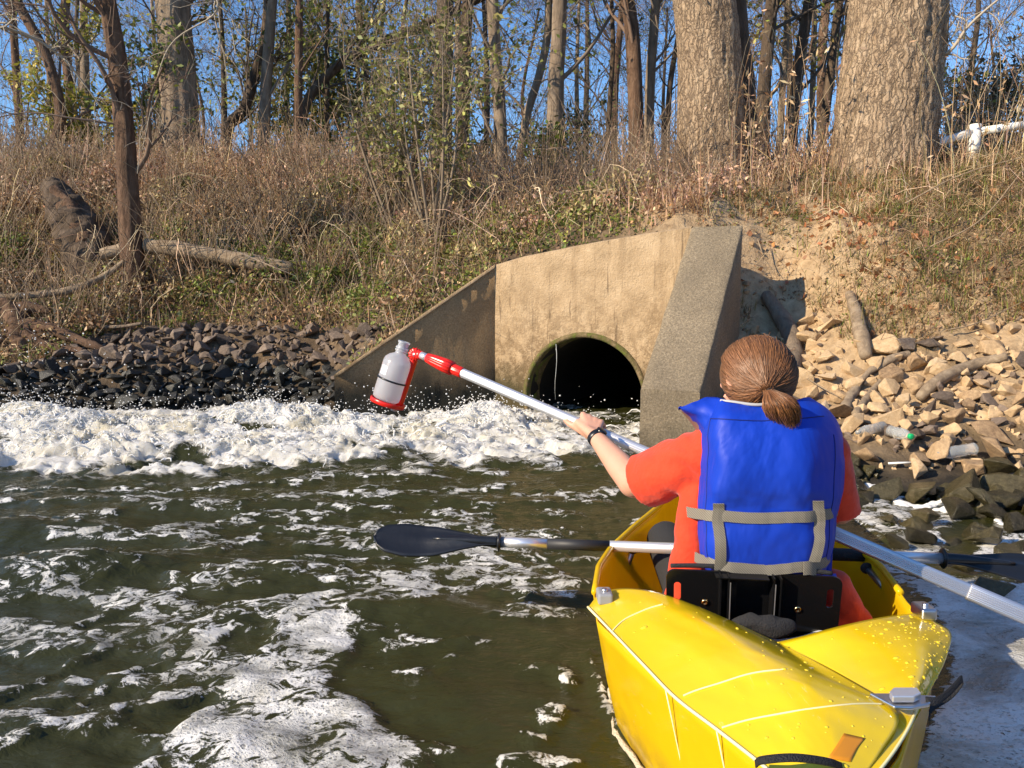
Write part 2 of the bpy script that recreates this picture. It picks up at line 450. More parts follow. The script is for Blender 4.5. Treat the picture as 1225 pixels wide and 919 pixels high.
for q in [(1.45, 5.0, -.05), (1.75, 4.5, .01), (1.72, 3.9, -.10), (1.85, 3.3, -.10), (2.15, 3.55, -.04), (2.4, 3.1, -.05), (2.0, 4.0, -.02), (2.2, 2.8, -.08), (2.7, 2.2, 0), (3.3, 1.4, 0), (4, 0, 0), (4.5, -1, 0),
          (1.2, 4.6, -.4), (1.2, 3.4, -.4), (1.6, 2.5, -.4), (2.4, 1.2, -.4), (3, -1, -.4), (-3, 4, -.7), (0, 4, -.7), (-7, 4, -.7), (0, 1, -.7), (-6, 0, -.7), (0, 6.0, -.6),
          (4, 3, .9), (5, 2, 1.2), (5, 4, 1.6), (6.5, 1, 1.7), (7, 4, 2.5), (6, 6.5, 2.6),
          (-1.7, 6.75, .12), (-1.2, 7.1, .55), (-.7, 7.5, .95), (-.1, 7.7, 1.38),
          (-9, 15, 3.0), (-4, 15, 2.9), (0, 15, 2.5), (4, 13, 2.6), (7, 12, 2.8), (7, 15, 2.8)]: cp(*q)
ctl = np.array(ctl, float)
def tps_fit(c, lam=.02):
    n = len(c); d = np.hypot(c[:, None, 0] - c[None, :, 0], c[:, None, 1] - c[None, :, 1])
    K = np.where(d > 0, d * d * np.log(d + 1e-12), 0) + lam * np.eye(n); Q = np.c_[np.ones(n), c[:, :2]]
    return np.linalg.solve(np.block([[K, Q], [Q.T, np.zeros((3, 3))]]), np.r_[c[:, 2], 0, 0, 0])
TW = tps_fit(ctl)
def ground_raw(x, y):
    sh = np.shape(x); x = np.clip(np.ravel(x), -9, 7.2); y = np.clip(np.ravel(y), -1, 15)
    d = np.hypot(x[:, None] - ctl[None, :, 0], y[:, None] - ctl[None, :, 1])
    return (np.where(d > 0, d * d * np.log(d + 1e-12), 0) @ TW[:-3] + TW[-3] + TW[-2] * x + TW[-1] * y).reshape(sh)
# the wall stands in the bank: in front of it the bed drops away
Uw = norm((B0 - A0) * [1, 1, 0]); Nw = np.array([Uw[1], -Uw[0], 0.])      # along the headwall, out of it towards the flow
LW = float((B0 - A0)[:2] @ Uw[:2])
def chute(x, y):
    """1 where the outlet basin between the wing walls is"""
    poly = [A0[:2] - Nw[:2] * .12, WL[:2] + np.array([.0, .1]), WL[:2] + np.array([-.3, -1.2]), IF[:2] + np.array([.2, -1.0]), IF[:2] + np.array([.16, -.03]), B0[:2] + np.array([.16, .0]) - Nw[:2] * .12]
    return inpoly(x, y, poly)
gx = np.concatenate([-9 - np.geomspace(.15, 250, 28)[::-1], np.arange(-9, 7.2, .055), 7.2 + np.geomspace(.15, 250, 28)])
gy = np.concatenate([-1 - np.geomspace(.2, 160, 22)[::-1], np.arange(-1, 2, .12), np.arange(2, 13, .055), 13 + np.geomspace(.1, 300, 30)])
GX, GY = np.meshgrid(gx, gy)
H = ground_raw(GX, GY)
amp = sstep(-.1, .5, H)
H = H + amp * ((.10 + .09 * sstep(1, -.5, GX)) * fbm(GX * .9, GY * .9, 1, 4) + .05 * fbm(GX * 4, GY * 4, 2, 3)) * sstep(40, 14, GY) * sstep(25, 10, np.abs(GX))
rgt = sstep(1.6, 2.6, GX) * sstep(.7, 1.2, H) * sstep(10, 8.5, GY) * (GY > 2)
H = H + rgt * (.10 * fbm(GX * 2.3, GY * 2.3, 8, 4) - .06 * np.abs(fbm(GX * 5, GY * 5, 9, 3)))
H = np.where(chute(GX, GY), -.75, H)
ucs = float((P(700, 403, 6.93) - A0)[:2] @ Uw[:2])
bu = (GX - A0[0]) * Uw[0] + (GY - A0[1]) * Uw[1]; bo = (GX - A0[0]) * Nw[0] + (GY - A0[1]) * Nw[1]
PIPEHOLE = (np.abs(bu - ucs) < .62) & (bo < .05) & (bo > -6.2)
H = np.where(PIPEHOLE & (bo > -.26), -.75, H)
far = sstep(-3, -12, GY)
H = np.where((GY < -14), np.maximum(H, np.clip((-14 - GY) * .45, -1, 3.0)), H)
H = np.where((GY < -1) & (GX > 3.2), np.maximum(H, np.clip((GX - 3.6) * .35, -.5, 2.5)), H)
Ixg = lambda v, g: np.clip(np.searchsorted(g, v) - 1, 0, len(g) - 2)
def ground(x, y):
    x = np.asarray(x, float); y = np.asarray(y, float)
    i, j = Ixg(x, gx), Ixg(y, gy)
    fx = np.clip((x - gx[i]) / (gx[i + 1] - gx[i]), 0, 1); fy = np.clip((y - gy[j]) / (gy[j + 1] - gy[j]), 0, 1)
    return H[j, i] * (1 - fx) * (1 - fy) + H[j, i + 1] * fx * (1 - fy) + H[j + 1, i] * (1 - fx) * fy + H[j + 1, i + 1] * fx * fy
def G(px, py, lift=0.0, d0=2.5, d1=14):
    """where the sight line of a pixel meets the ground"""
    dd = np.linspace(d0, d1, 600); a, b, c = ray(px, py)
    X, Z = a / b * dd, CAMH + c / b * dd
    k = np.argmax(Z < ground(X, dd) + 1e-4)
    if k == 0: k = 599
    return np.array([X[k], dd[k], Z[k] + lift])
gpx, gpy = proj(GX, GY, H)
sand = sstep(700, 840, gpx) * sstep(2.6, 1.9, H) * sstep(1, 3, GY)
sand = sand * (.25 + .75 * sstep(1130, 1010, gpx) + .6 * sstep(1.2, .9, H))
sand = np.clip(sand + .5 * fbm(GX * 1.5, GY * 1.5, 5, 4) * (gpx > 760), 0, 1) * sstep(12, 9, GY) + sstep(-.35, -.05, H) * 0
GF = gridF(len(gy), len(gx)); hz = H.ravel()[GF]
cut = (hz.max(1) - hz.min(1) > 1.2) & (np.abs(bu.ravel()[GF] - ucs).max(1) < .66) & (bo.ravel()[GF].max(1) < .1)
GF = GF[~cut]
tag(obj('ground', mkmesh('ground', np.stack([GX, GY, H], -1), [GF], M['soil'], True, attrs={'sand': sand})), kind='structure')

# ================================================================== THE CULVERT
cul = empty('culvert', ((A0 + B0) / 2 * [1, 1, 0]))
tag(cul, 'weathered concrete culvert headwall with round dark pipe mouth and sloping wing walls', 'culvert')
def under(o, par):
    o.parent = par; o.location = o.location - par.location; return o
rc, zc = .56, .165
uc = float((P(700, 403, 6.93) - A0)[:2] @ Uw[:2])
top_u = [0, .25, .8, 1.2, LW]; tp = [P(592, 318, 7.3), P(625, 308.5, 7.19), P(700, 293.5, 6.93), P(760, 283, 6.73), P(827, 272, 6.5)]
top_u = [float((q - A0)[:2] @ Uw[:2]) for q in tp]; top_z = [q[2] for q in tp]
def hw(u, z, off=0): return np.array([A0[0], A0[1], 0]) + np.outer(np.ravel(u), Uw) + np.outer(np.ones(np.size(u)), Nw) * off + np.outer(np.ravel(z), [0, 0, 1])
NA = 96
ang = np.arange(NA) / NA * 2 * PI
ci_u, ci_z = uc + rc * np.cos(ang), zc + rc * np.sin(ang)
def outer(a):
    best = 9
    c, s = math.cos(a), math.sin(a)
    for (u0, z0, u1, z1) in [(0, -.8, 0, top_z[0]), (LW, -.8, LW, top_z[-1]), (0, -.8, LW, -.8)] + [(top_u[i], top_z[i], top_u[i + 1], top_z[i + 1]) for i in range(4)]:
        D = c * (z1 - z0) - s * (u1 - u0)
        if abs(D) < 1e-9: continue
        t = ((u0 - uc) * (z1 - z0) - (z0 - zc) * (u1 - u0)) / D; w = ((u0 - uc) * s - (z0 - zc) * c) / D
        if t > 0 and -1e-6 <= w <= 1 + 1e-6: best = min(best, t)
    return best
cornerang = [math.atan2(z - zc, u - uc) % (2 * PI) for u, z in [(0, -.8), (LW, -.8)] + list(zip(top_u, top_z))]
ang = np.array(sorted(set(list(ang) + cornerang))); NA = len(ang)
NR = 22
rr = np.array([outer(a) for a in ang])
tt = np.linspace(0, 1, NR)[:, None] ** 1.0
rad = rc + (rr[None] - rc) * tt
Uu, Zz = uc + rad * np.cos(ang)[None], zc + rad * np.sin(ang)[None]
relief = (.010 * fbm(Uu * 6, Zz * 6, 3, 5)) * sstep(0, .08, tt) * sstep(1, .96, tt)
V = hw(Uu, Zz) + (Nw[None] * relief.reshape(-1, 1))
mb = MB(); mb.add(V, gridF(NR, NA, True))
# crest of the wall: 0.3 m thick top
tu = np.linspace(0, LW, 40); tz = np.interp(tu, top_u, top_z) + .008 * fbm(tu * 5, 0, 0, 4)
tz0 = np.interp(tu, top_u, top_z)
mb.add(np.vstack([hw(tu, tz0), hw(tu, tz0 + .012, -.03), hw(tu, tz0 + .012, -.32), hw(tu, tz0 - .15, -.34)]), gridF(4, 40))
under(mb.build('headwall', M['concrete']), cul)
# rim and the pipe going back into the bank
mb = MB(); a96 = np.arange(96) / 96 * 2 * PI
prof = [(rc + .035, .004), (rc + .025, .022), (rc, .026), (rc - .012, .01), (rc - .015, -.25)]
V = np.concatenate([hw(uc + r * np.cos(a96) * (1 + .006 * fbm(np.cos(a96) * 4, np.sin(a96) * 4, o * 9, 3)), zc + r * np.sin(a96) * (1 + .006 * fbm(np.cos(a96) * 4, np.sin(a96) * 4, o * 9, 3)), o) for r, o in prof])
under(MB().add(V, gridF(5, 96, True)).build('pipe_rim', M['pipe_rim']), cul)
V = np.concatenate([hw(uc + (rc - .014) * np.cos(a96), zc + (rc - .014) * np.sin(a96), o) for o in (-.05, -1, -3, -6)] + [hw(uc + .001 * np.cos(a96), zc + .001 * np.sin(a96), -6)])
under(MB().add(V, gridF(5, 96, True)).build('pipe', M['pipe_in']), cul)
# wing walls
def prism(name, top_in_back, top_in_front, out_vec, mat, n=26):
    """a wall whose top slopes from back to front"""
    a, b = np.asarray(top_in_back), np.asarray(top_in_front); t = np.linspace(0, 1, n)[:, None]
    line = a + (b - a) * t; k = 9; rows = []
    zb = -.8
    for w in np.linspace(0, 1, k): rows.append(np.c_[line[:, :2], (zb + (line[:, 2] - .012 - zb) * w)])          # inner face
    for w in np.linspace(.03, .97, 7): rows.append(line + out_vec * w)                                              # top
    for w in np.linspace(1, 0, k): rows.append(np.c_[(line + out_vec)[:, :2], (zb + (line[:, 2] - .012 - zb) * w)])
    Gd = np.stack(rows); nr = len(rows)
    N = gnormals(Gd); Gd = Gd + N * (.007 * fbm(Gd[..., 0] * 7, Gd[..., 1] * 7, Gd[..., 2] * 7, 4))[..., None]
    mb = MB().add(Gd.reshape(-1, 3), gridF(nr, n))
    e = Gd[:, -1]; mb.add(e, [np.array([[i, i + 1, nr - 2 - i, nr - 1 - i] for i in range(nr // 2 - 1)])])
    e = Gd[:, 0]; mb.add(e, [np.array([[i + 1, i, nr - 1 - i, nr - 2 - i] for i in range(nr // 2 - 1)])])
    return under(mb.build(name, mat), cul)
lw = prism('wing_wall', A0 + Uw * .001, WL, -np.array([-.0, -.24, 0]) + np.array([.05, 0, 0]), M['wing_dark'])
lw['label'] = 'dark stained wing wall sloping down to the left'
rw = prism('wing_wall', IB + Uw * .003, IF, OB - IB + [0, 0, 0], M['wing_top'])
rw['label'] = 'right wing wall with a broad grey sloping top of exposed pebbles'
# thin worn coping edge on the left wing
ln = np.linspace(0, 1, 30)[:, None]; e = A0 + (WL - A0) * ln + [0, 0, .004]
V = np.concatenate([e + [0, -.012, -.025], e + [0, -.014, .006], e + [0, .12, .016], e + [0, .26, .0]])
V = V + .004 * fbm(V[:, 0] * 9, V[:, 1] * 9, 0, 3)[:, None]
under(MB().add(V, gridF(4, 30)).build('coping', M['concrete']), cul)
# water dripping from the pipe crown
q = [hw([uc - .25], [zc + rc * .87 - k * .5 / 6], .05)[0] + [.008 * math.sin(k), 0, 0] for k in range(7)]
M['clearwater'] = Mat('dripping_water', (.6, .62, .6), .1)
V, F = tube(q, [.002, .003, .002, .002, .0015, .001, .001], 5); under(MB().add(V, F).build('drip', M['clearwater']), cul)

# ================================================================== THE RIVER
wx = np.concatenate([-7.5 - np.geomspace(.05, 250, 34)[::-1], np.arange(-7.5, -4.6, .04), np.arange(-4.6, 1.9, .0155), np.arange(1.9, 3.2, .03), 3.2 + np.geomspace(.08, 120, 24)])
wy = np.concatenate([.7 - np.geomspace(.06, 160, 34)[::-1], np.arange(.7, 1.5, .03), np.arange(1.5, 7.3, .0155), np.arange(7.3, 9, .06)])
WX, WY = np.meshgrid(wx, wy)
Z0 = WX * 0
wpx, wpy = proj(WX, WY, Z0)
front = (WY > .9)
near = sstep(14, 6, np.hypot(WX + 1, WY - 3))
flow = sstep(1.4, .2, WX) * near
s = .018 * fbm(WX * 1.1 + .6 * WY, WY * 2.2, 0, 3) + .010 * fbm(WX * 3.2 + 2 * WY, WY * 5.5, 1, 4) * flow + .004 * fbm(WX * 12, WY * 16, 2, 3) * flow
s = s * (.25 + .75 * flow)
# the swell at the left edge and the long ripples below the white water
def bumpat(px, py, rx, ry, h, ang=0):
    c = PZ(px, py); dx, dy = WX - c[0], WY - c[1]; ca, sa = math.cos(ang), math.sin(ang)
    return h * np.exp(-((dx * ca + dy * sa) / rx) ** 2 - ((-dx * sa + dy * ca) / ry) ** 2)
s = s + bumpat(90, 690, .55, .13, .085, .25) + bumpat(-20, 640, .5, .14, .07, .1) + bumpat(330, 690, .35, .10, .035, .2) + bumpat(480, 735, .3, .09, .02) + bumpat(560, 600, .6, .12, .035, -.1) + bumpat(300, 610, .9, .12, .035, .05) + bumpat(700, 590, .4, .09, .03, -.2)
white_poly = [(-900, 492), (-60, 494), (100, 490), (230, 492), (330, 488), (420, 494), (540, 484), (640, 482), (705, 492), (780, 505), (775, 535), (720, 548), (640, 552), (560, 556), (470, 563), (420, 555), (330, 560), (235, 572), (110, 571), (0, 562), (-900, 566)]
WM = sstep(-26, 22, sdpoly(wpx, wpy, white_poly, 1.9) + 20 * fbm(WX * 2.8, WY * 4, 9, 5)) * front
WM = WM * (1 - .55 * np.exp(-((wpx - 712) / 62) ** 2 - ((wpy - 512) / 22) ** 2))
WM = WM * (1 - .75 * sstep(.0, .6, fbm(WX * 1.3 + .5 * WY, WY * 3.2, 19, 4)))
crest = bumpat(20, 520, 1.1, .28, .13, .02) + bumpat(330, 512, .55, .25, .13, .1) + bumpat(590, 510, .36, .3, .11, -.4) + bumpat(150, 548, .9, .13, .09) + bumpat(470, 525, .4, .2, .07) + bumpat(440, 545, .5, .12, .06)
qx, qy = WX + .10 * fbm(WX * 4, WY * 4, 15, 3), WY + .10 * fbm(WX * 4, WY * 4, 16, 3)
rough1 = 1 - np.abs(fbm(qx * 2.4, qy * 4.6, 21, 3))
rough2 = 1 - np.abs(fbm(qx * 6, qy * 17, 22, 4)); rough3 = 1 - np.abs(fbm(qx * 26, qy * 34, 23, 3))
s = s + .62 * crest + WM * (.75 * crest + .15 * (rough1 - .6) + .026 * (rough2 - .6) + .007 * rough3)
spike = np.clip(fbm(WX * 15, WY * 17, 31, 2) - .45, 0, 1) * WM * (.3 + 6 * crest)
s = s + .06 * spike
chx = WM * .014 * fbm(WX * 7, WY * 7, 41, 3); chy = WM * .014 * fbm(WX * 7, WY * 7, 51, 3)
# quiet water behind the kayak, on the right
calm = sstep(.55, 1.1, WX) * (WY < 3.2)
s = s * (1 - .8 * calm)
# --- foam: polygons of the photograph laid on the water
foam = np.full(WX.shape, -1.0)
def fpoly(poly, soft=16, sy=1.6, gain=1.0, nz=14, fr=3.0):
    global foam
    d = sdpoly(wpx, wpy, poly, sy) + nz * fbm(WX * fr, WY * fr * 1.3, len(poly), 5)
    lace = .05 + .50 * fbm(WX * 3.4 + 2 * WY, WY * 4.4 - 1.5 * WX, 77, 5)
    foam = np.maximum(foam, np.clip(np.clip(d / (soft * 1.9), -1, .58) + (lace if soft >= 10 else 0) * sstep(-1.5, .5, d / soft), -1, 1) * gain)
def fline(pts, w, nz=9, fr=5):
    global foam
    d = w - dist_line(wpx, wpy, pts, 1.8) + nz * fbm(WX * fr, WY * fr * 1.6, w, 5)
    foam = np.maximum(foam, np.clip(d / 10, -1, .45))
fpoly([(120, 940), (200, 872), (262, 815), (300, 780), (330, 745), (365, 715), (430, 700), (500, 688), (560, 682), (640, 686), (612, 704), (540, 722), (505, 738), (452, 746), (425, 770), (405, 800), (400, 822), (440, 845), (475, 868), (510, 890), (560, 940)])
fpoly([(205, 795), (245, 750), (290, 750), (268, 770), (240, 792)], 10, nz=7)
fpoly([(420, 705), (560, 655), (640, 662), (600, 690)], 16, nz=16)
fline([(-40, 850), (40, 820), (80, 800), (130, 775), (205, 768)], 9)
fline([(-20, 905), (60, 880), (140, 850), (215, 835), (290, 815)], 14, 14)
fline([(10, 770), (75, 758), (130, 738), (175, 718)], 10)
fline([(90, 850), (130, 820), (160, 800), (215, 790)], 6)
fline([(-30, 700), (40, 685), (90, 678), (118, 673), (165, 688)], 5, 5)
fline([(25, 628), (60, 624), (95, 634)], 8); fline([(265, 668), (285, 645), (310, 640)], 6, 4); fline([(385, 642), (420, 650), (445, 646)], 6, 4)
fline([(330, 690), (370, 680), (420, 690)], 6, 12); fline([(150, 690), (230, 700), (330, 690), (410, 700)], 5, 12)
fline([(455, 640), (520, 632), (600, 640), (660, 652), (725, 672)], 8, 16); fline([(640, 594), (700, 598), (760, 588)], 8, 10)
fline([(560, 665), (650, 668), (735, 668)], 6, 10); fline([(655, 680), (690, 700), (725, 702)], 3, 5); fline([(150, 608), (190, 613), (240, 606)], 6, 6)
fline([(230, 655), (265, 660)], 4, 6); fline([(620, 610), (680, 640), (760, 636), (790, 628)], 3, 9)
fpoly([(660, 800), (680, 795), (694, 806), (692, 818), (670, 822)], 5, nz=2); fpoly([(630, 850), (660, 842), (684, 850), (676, 868), (655, 880), (640, 866)], 5, nz=4)
fpoly([(615, 880), (650, 880), (670, 885), (640, 895)], 5, nz=3); fpoly([(590, 912), (640, 905), (700, 912), (690, 925), (590, 925)], 6, nz=5)
fpoly([(700, 780), (715, 850), (770, 925), (792, 925), (735, 838), (708, 780)], 5, nz=2)
fline([(-60, 582), (100, 588), (250, 584), (400, 572), (520, 572), (640, 566), (760, 552)], 5, 17, 3)
fline([(-60, 600), (120, 602), (300, 596), (480, 588)], 3, 15, 3)
fpoly([(1015, 585), (1060, 588), (1085, 612), (1110, 625), (1150, 604), (1165, 616), (1135, 640), (1130, 665), (1095, 675), (1050, 650), (1020, 640)], 12, nz=10)
fpoly([(1170, 630), (1240, 640), (1240, 700), (1160, 690)], 10, nz=12)
# scattered specks in streaks
st = fbm(WX * 2.2 + 1.2 * WY, WY * 6.0, 61, 5)
dens = sstep(575, 600, wpy) * sstep(760, 640, wpx) * .22 + .38 * sstep(260, 0, np.abs(dist_line(wpx, wpy, [(0, 780), (250, 700), (600, 660)], 1.2)))
foam = np.maximum(foam, np.clip((st - .75 + dens * 1.6) * 1.5, -1, .45))
shade_poly = [(1040, 668), (1090, 688), (1240, 700), (1500, 760), (1700, 1300), (900, 1300), (1100, 900), (1140, 800), (1110, 720)]
foam = np.maximum(foam, np.clip((sdpoly(wpx, wpy, shade_poly, 1.2) + 10) / 26, -1, 1.05 + .32 * fbm(WX * 6, WY * 9, 71, 4)))
foam = np.where(front & (wpx > -700), foam, -.6 + .5 * fbm(WX * .6, WY * .6, 91, 5))
s = s + .016 * sstep(-.1, .6, foam) * front * (1 + .6 * fbm(WX * 9, WY * 9, 81, 3)) * (1 - WM) * (1 - .6 * calm)
V = np.stack([WX + chx, WY + chy, s], -1)
m = M['water'] = Mat('river_water', rough=.06)
vx = m.mapping((1, 1.3, 1))
fo, wh = m.attr('foam', 'Fac'), m.attr('white', 'Fac')
n1 = m.noise(13, 12, .74, vx, .9)
f = m.math('MULTIPLY_ADD', m.math('SUBTRACT', n1, .5), 3.4, fo)
foamf = m.ramp(f, [(.44, 0.0), (.53, 1.0)])
bub = m.ramp(m.voro(62, vec=vx), [(.16, 0.0), (.30, 1.0)])
bub2 = m.ramp(m.voro(130, vec=vx), [(.12, .35), (.3, 1.0)])
holes = m.math('MULTIPLY', bub, bub2)
big_ = m.ramp(m.voro(27, vec=vx), [(.10, 0.0), (.20, 1.0)])
holes = m.math('MULTIPLY', holes, big_)
edge = m.ramp(f, [(.5, 0.0), (1.35, .8)])
holes = m.math('MAXIMUM', holes, edge)
foamf = m.math('MULTIPLY', foamf, m.math('MULTIPLY_ADD', holes, .8, .2))
thin = m.ramp(m.noise(3.2, 9, .72, vx, .6), [(.36, .28), (.54, .90)])
foamf = m.math('MULTIPLY', foamf, thin)
wn_ = m.math('MULTIPLY_ADD', m.math('SUBTRACT', m.noise(8, 12, .78, m.mapping((.75, 1.9, 1)), 1.0), .5), 4.2, m.math('MULTIPLY_ADD', wh, 2.1, -.70))
whf = m.ramp(wn_, [(.1, 0.0), (.75, 1.0)])
allf = m.math('MAXIMUM', foamf, whf, clamp=True)
ccol = m.mix(m.noise(1.4, 4), (.020, .024, .006), (.044, .042, .012))
fcol = m.mix(m.ramp(m.noise(5, 6, .7), [(.3, 0.0), (.5, 1.0)]), (.66, .63, .55), (.82, .81, .77))
yel = m.math('MULTIPLY', m.ramp(m.noise(2.2, 5, .6), [(.48, 0.0), (.62, .45)]), wh)
fcol = m.mix(yel, fcol, (.62, .52, .27))
m.col(m.mix(allf, ccol, fcol))
m.rough(m.math('MULTIPLY_ADD', allf, .6, .045))
m.l(m.math('MULTIPLY', whf, .55), m.b.inputs['Subsurface Weight']); m.b.inputs['Subsurface Radius'].default_value = (.09, .085, .07); m.b.inputs['Subsurface Scale'].default_value = .6
m.b.inputs['IOR'].default_value = 1.33
m.bump(m.noise(9, 6, .6, m.mapping((1, 2.2, 1)), .8), .30, .05).bump(m.noise(34, 6, .6, m.mapping((1, 1.8, 1)), .5), .22, .016)
m.bump(m.math('MULTIPLY', foamf, m.math('MULTIPLY_ADD', bub, .5, .6)), .6, .012)
m.bump(m.math('MULTIPLY', whf, m.noise(30, 10, .85, m.mapping((.7, 1.6, 1.6)), 1.2)), 1.0, .03)
tag(obj('river_water', mkmesh('river_water', V, [gridF(len(wy), len(wx))], M['water'], True, attrs={'foam': foam, 'white': WM})), kind='structure')
Wi = lambda x, y: s[Ixg(y, wy), Ixg(x, wx)]

# ---- spray thrown up by the white water
M['spray'] = Mat('white_spray', (.95, .95, .93), .35)
M['spray'].translucent(.35, (.95, .95, .93))
t_ = (1 + 5 ** .5) / 2
ICO = norm(np.array([(-1, t_, 0), (1, t_, 0), (-1, -t_, 0), (1, -t_, 0), (0, -1, t_), (0, 1, t_), (0, -1, -t_), (0, 1, -t_), (t_, 0, -1), (t_, 0, 1), (-t_, 0, -1), (-t_, 0, 1)], float))
ICF = np.array([(0, 11, 5), (0, 5, 1), (0, 1, 7), (0, 7, 10), (0, 10, 11), (1, 5, 9), (5, 11, 4), (11, 10, 2), (10, 7, 6), (7, 1, 8), (3, 9, 4), (3, 4, 2), (3, 2, 6), (3, 6, 8), (3, 8, 9), (4, 9, 5), (2, 4, 11), (6, 2, 10), (8, 6, 7), (9, 8, 1)])
jj, ii = np.nonzero((WM > .35) & (np.abs(WX) < 8))
w = (WM[jj, ii] * (crest[jj, ii] + .015) ** 1.3); w /= w.sum()
nd_ = 2600
k = rng.choice(len(jj), nd_, p=w)
x, y = WX[jj[k], ii[k]] + rng.normal(0, .05, nd_), WY[jj[k], ii[k]] + rng.normal(0, .05, nd_)
zz = s[jj[k], ii[k]] + rng.exponential(.055, nd_)
r = rng.uniform(.0014, .0055, nd_) * np.clip(1.4 - (zz - .1) * 2, .5, 1.3)
ctr = np.stack([x, y, zz], -1)
# the high droplets in front of the stones and of the dark wall
def spurt(px, py, d, n, sx, sz):
    c = P(px, py, d); q = c + np.stack([rng.normal(0, sx, n), rng.normal(0, .12, n), np.abs(rng.normal(0, sz, n)) - sz * .5], -1)
    return q
ex = np.concatenate([spurt(320, 478, 6.7, 130, .12, .14), spurt(60, 470, 6.9, 120, .5, .2), spurt(25, 400, 6.6, 45, .25, .18), spurt(100, 430, 6.7, 50, .3, .2), spurt(470, 485, 6.4, 130, .22, .12), spurt(610, 492, 6.1, 60, .2, .1), spurt(560, 488, 6.2, 110, .15, .07), spurt(715, 500, 5.9, 60, .18, .09), spurt(180, 485, 6.8, 120, .4, .08)])
ctr = np.concatenate([ctr, ex]); r = np.concatenate([r, rng.uniform(.002, .0068, len(ex))])
V = ctr[:, None] + r[:, None, None] * ICO[None] * rng.uniform(.7, 1.4, (len(r), 1, 3))
F = (ICF[None] + (np.arange(len(r)) * 12)[:, None, None]).reshape(-1, 3)
tag(obj('water_droplets', mkmesh('water_droplets', V, [F], M['spray'], True)), kind='stuff')
# torn sheets and fingers of water
nf = 6500
k = rng.choice(len(jj), nf, p=w)
p0 = np.stack([WX[jj[k], ii[k]], WY[jj[k], ii[k]], s[jj[k], ii[k]] - .005], -1)
dirv = norm(np.stack([rng.normal(-.35, .9, nf), rng.normal(-.2, .6, nf), rng.uniform(.0, 1.1, nf)], -1))
L = rng.gamma(2.2, .030, nf)
tt = np.linspace(0, 1, 6)
PT = p0[:, None] + dirv[:, None] * (L[:, None] * tt)[..., None] + np.stack([0 * tt, 0 * tt, -.8 * tt ** 2], -1)[None] * L[:, None, None] + rng.normal(0, .006, (nf, 6, 3)) * tt[None, :, None]
RR = (rng.gamma(2.5, .0016, nf)[:, None] * (1 - .72 * tt ** .8)[None]) * (1 + .35 * rng.normal(0, 1, (nf, 6)).clip(-1, 1)); RR[:, -1] *= 1.5
V, F = tubes(PT, np.abs(RR) + .0006, 4)
tag(obj('splashing_water', mkmesh('splashing_water', V, [F], M['spray'], True)), kind='stuff')

# ================================================================== THE KAYAK
def yellow(name, trans):
    m = Mat(name, (.80, .50, .005), .22)
    m.col(m.mix(m.noise(2.5, 5), (.76, .50, .005), (.85, .63, .010)))
    bc = m.b.inputs['Base Color'].links[0].from_socket
    scr = m.ramp(m.noise(1.0, 8, .8, m.mapping((60, 5, 40)), 1.5), [(.62, 0.0), (.68, .35)])
    bc = m.mix(scr, bc, (.90, .80, .42))
    mud = m.math('MULTIPLY', m.ramp(m.sep(2), [(.0, 1.0), (.11, 0.0)]), m.ramp(m.noise(14, 8, .7), [(.42, 0.0), (.6, .75)]))
    m.col(m.mix(mud, bc, (.20, .13, .05)))
    m.rough(m.math('MULTIPLY_ADD', m.noise(6, 6), .25, .10))
    m.b.inputs['Coat Weight'].default_value = .5; m.b.inputs['Coat Roughness'].default_value = .08
    m.bump(m.noise(3.5, 3), .35, .03).bump(m.noise(90, 4), .06, .002)
    m.translucent(trans, (.95, .62, .01)); return m
M['yellow'] = yellow('yellow_plastic', .34); M['yellow'].b.inputs['Coat Weight'].default_value = .1; M['yellow'].b.inputs['Specular IOR Level'].default_value = .3
M['yellow_deck'] = yellow('yellow_deck_plastic', .10)
M['crease'] = Mat('pale_crease', (.88, .80, .42), .35)
M['scum'] = Mat('foam_scum', (.55, .47, .33), .8); M['scum'].bump(M['scum'].voro(220), .8, .004)
M['alu'] = Mat('brushed_aluminium', (.62, .62, .64), .28, Metallic=1.0)
M['alu'].rough(M['alu'].math('MULTIPLY_ADD', M['alu'].noise(30, 6), .25, .2)); 
M['alu_white'] = Mat('satin_aluminium', (.80, .80, .82), .34, Metallic=.75)
M['greyplastic'] = Mat('grey_bracket', (.28, .29, .31), .35)
M['black'] = Mat('black_panel', (.008, .008, .009), .22); M['black'].bump(M['black'].noise(60, 4), .1, .003)
M['web_black'] = Mat('black_webbing', (.012, .012, .013), .8); M['web_black'].bump(M['web_black'].voro(350), .8, .003)
M['cloth_black'] = Mat('black_cloth', (.024, .024, .026), .95); M['cloth_black'].bump(M['cloth_black'].noise(260, 3), 1., .004)
M['brass'] = Mat('brass_rivet', (.75, .52, .25), .25, Metallic=1.0)
M['white_tube'] = Mat('pale_rod', (.55, .56, .56), .4)
ky_c = lambda y: np.interp(y, [1.06, 1.9, 2.27, 2.65, 3.3, 3.9], [.47, .595, .665, .77, .93, 1.05])
ky_w = lambda y: np.interp(y, [1.04, 1.12, 1.2, 1.35, 1.55, 1.73, 1.9, 2.1, 2.27, 2.45, 2.65, 3.0, 3.4, 3.8, 3.9], [.004, .05, .1, .18, .29, .375, .39, .395, .37, .325, .265, .19, .10, .02, .004])
ky_z = lambda y: np.interp(y, [1.0, 2.3, 2.7, 3.9], [.27, .275, .30, .36])
kay = empty('kayak', (.6, 2.2, 0))
tag(kay, 'yellow folding plastic kayak with a clamped stern deck, floating beside the stony bank', 'kayak')
ys = np.concatenate([np.linspace(1.04, 1.5, 20), np.linspace(1.53, 3.9, 60)])
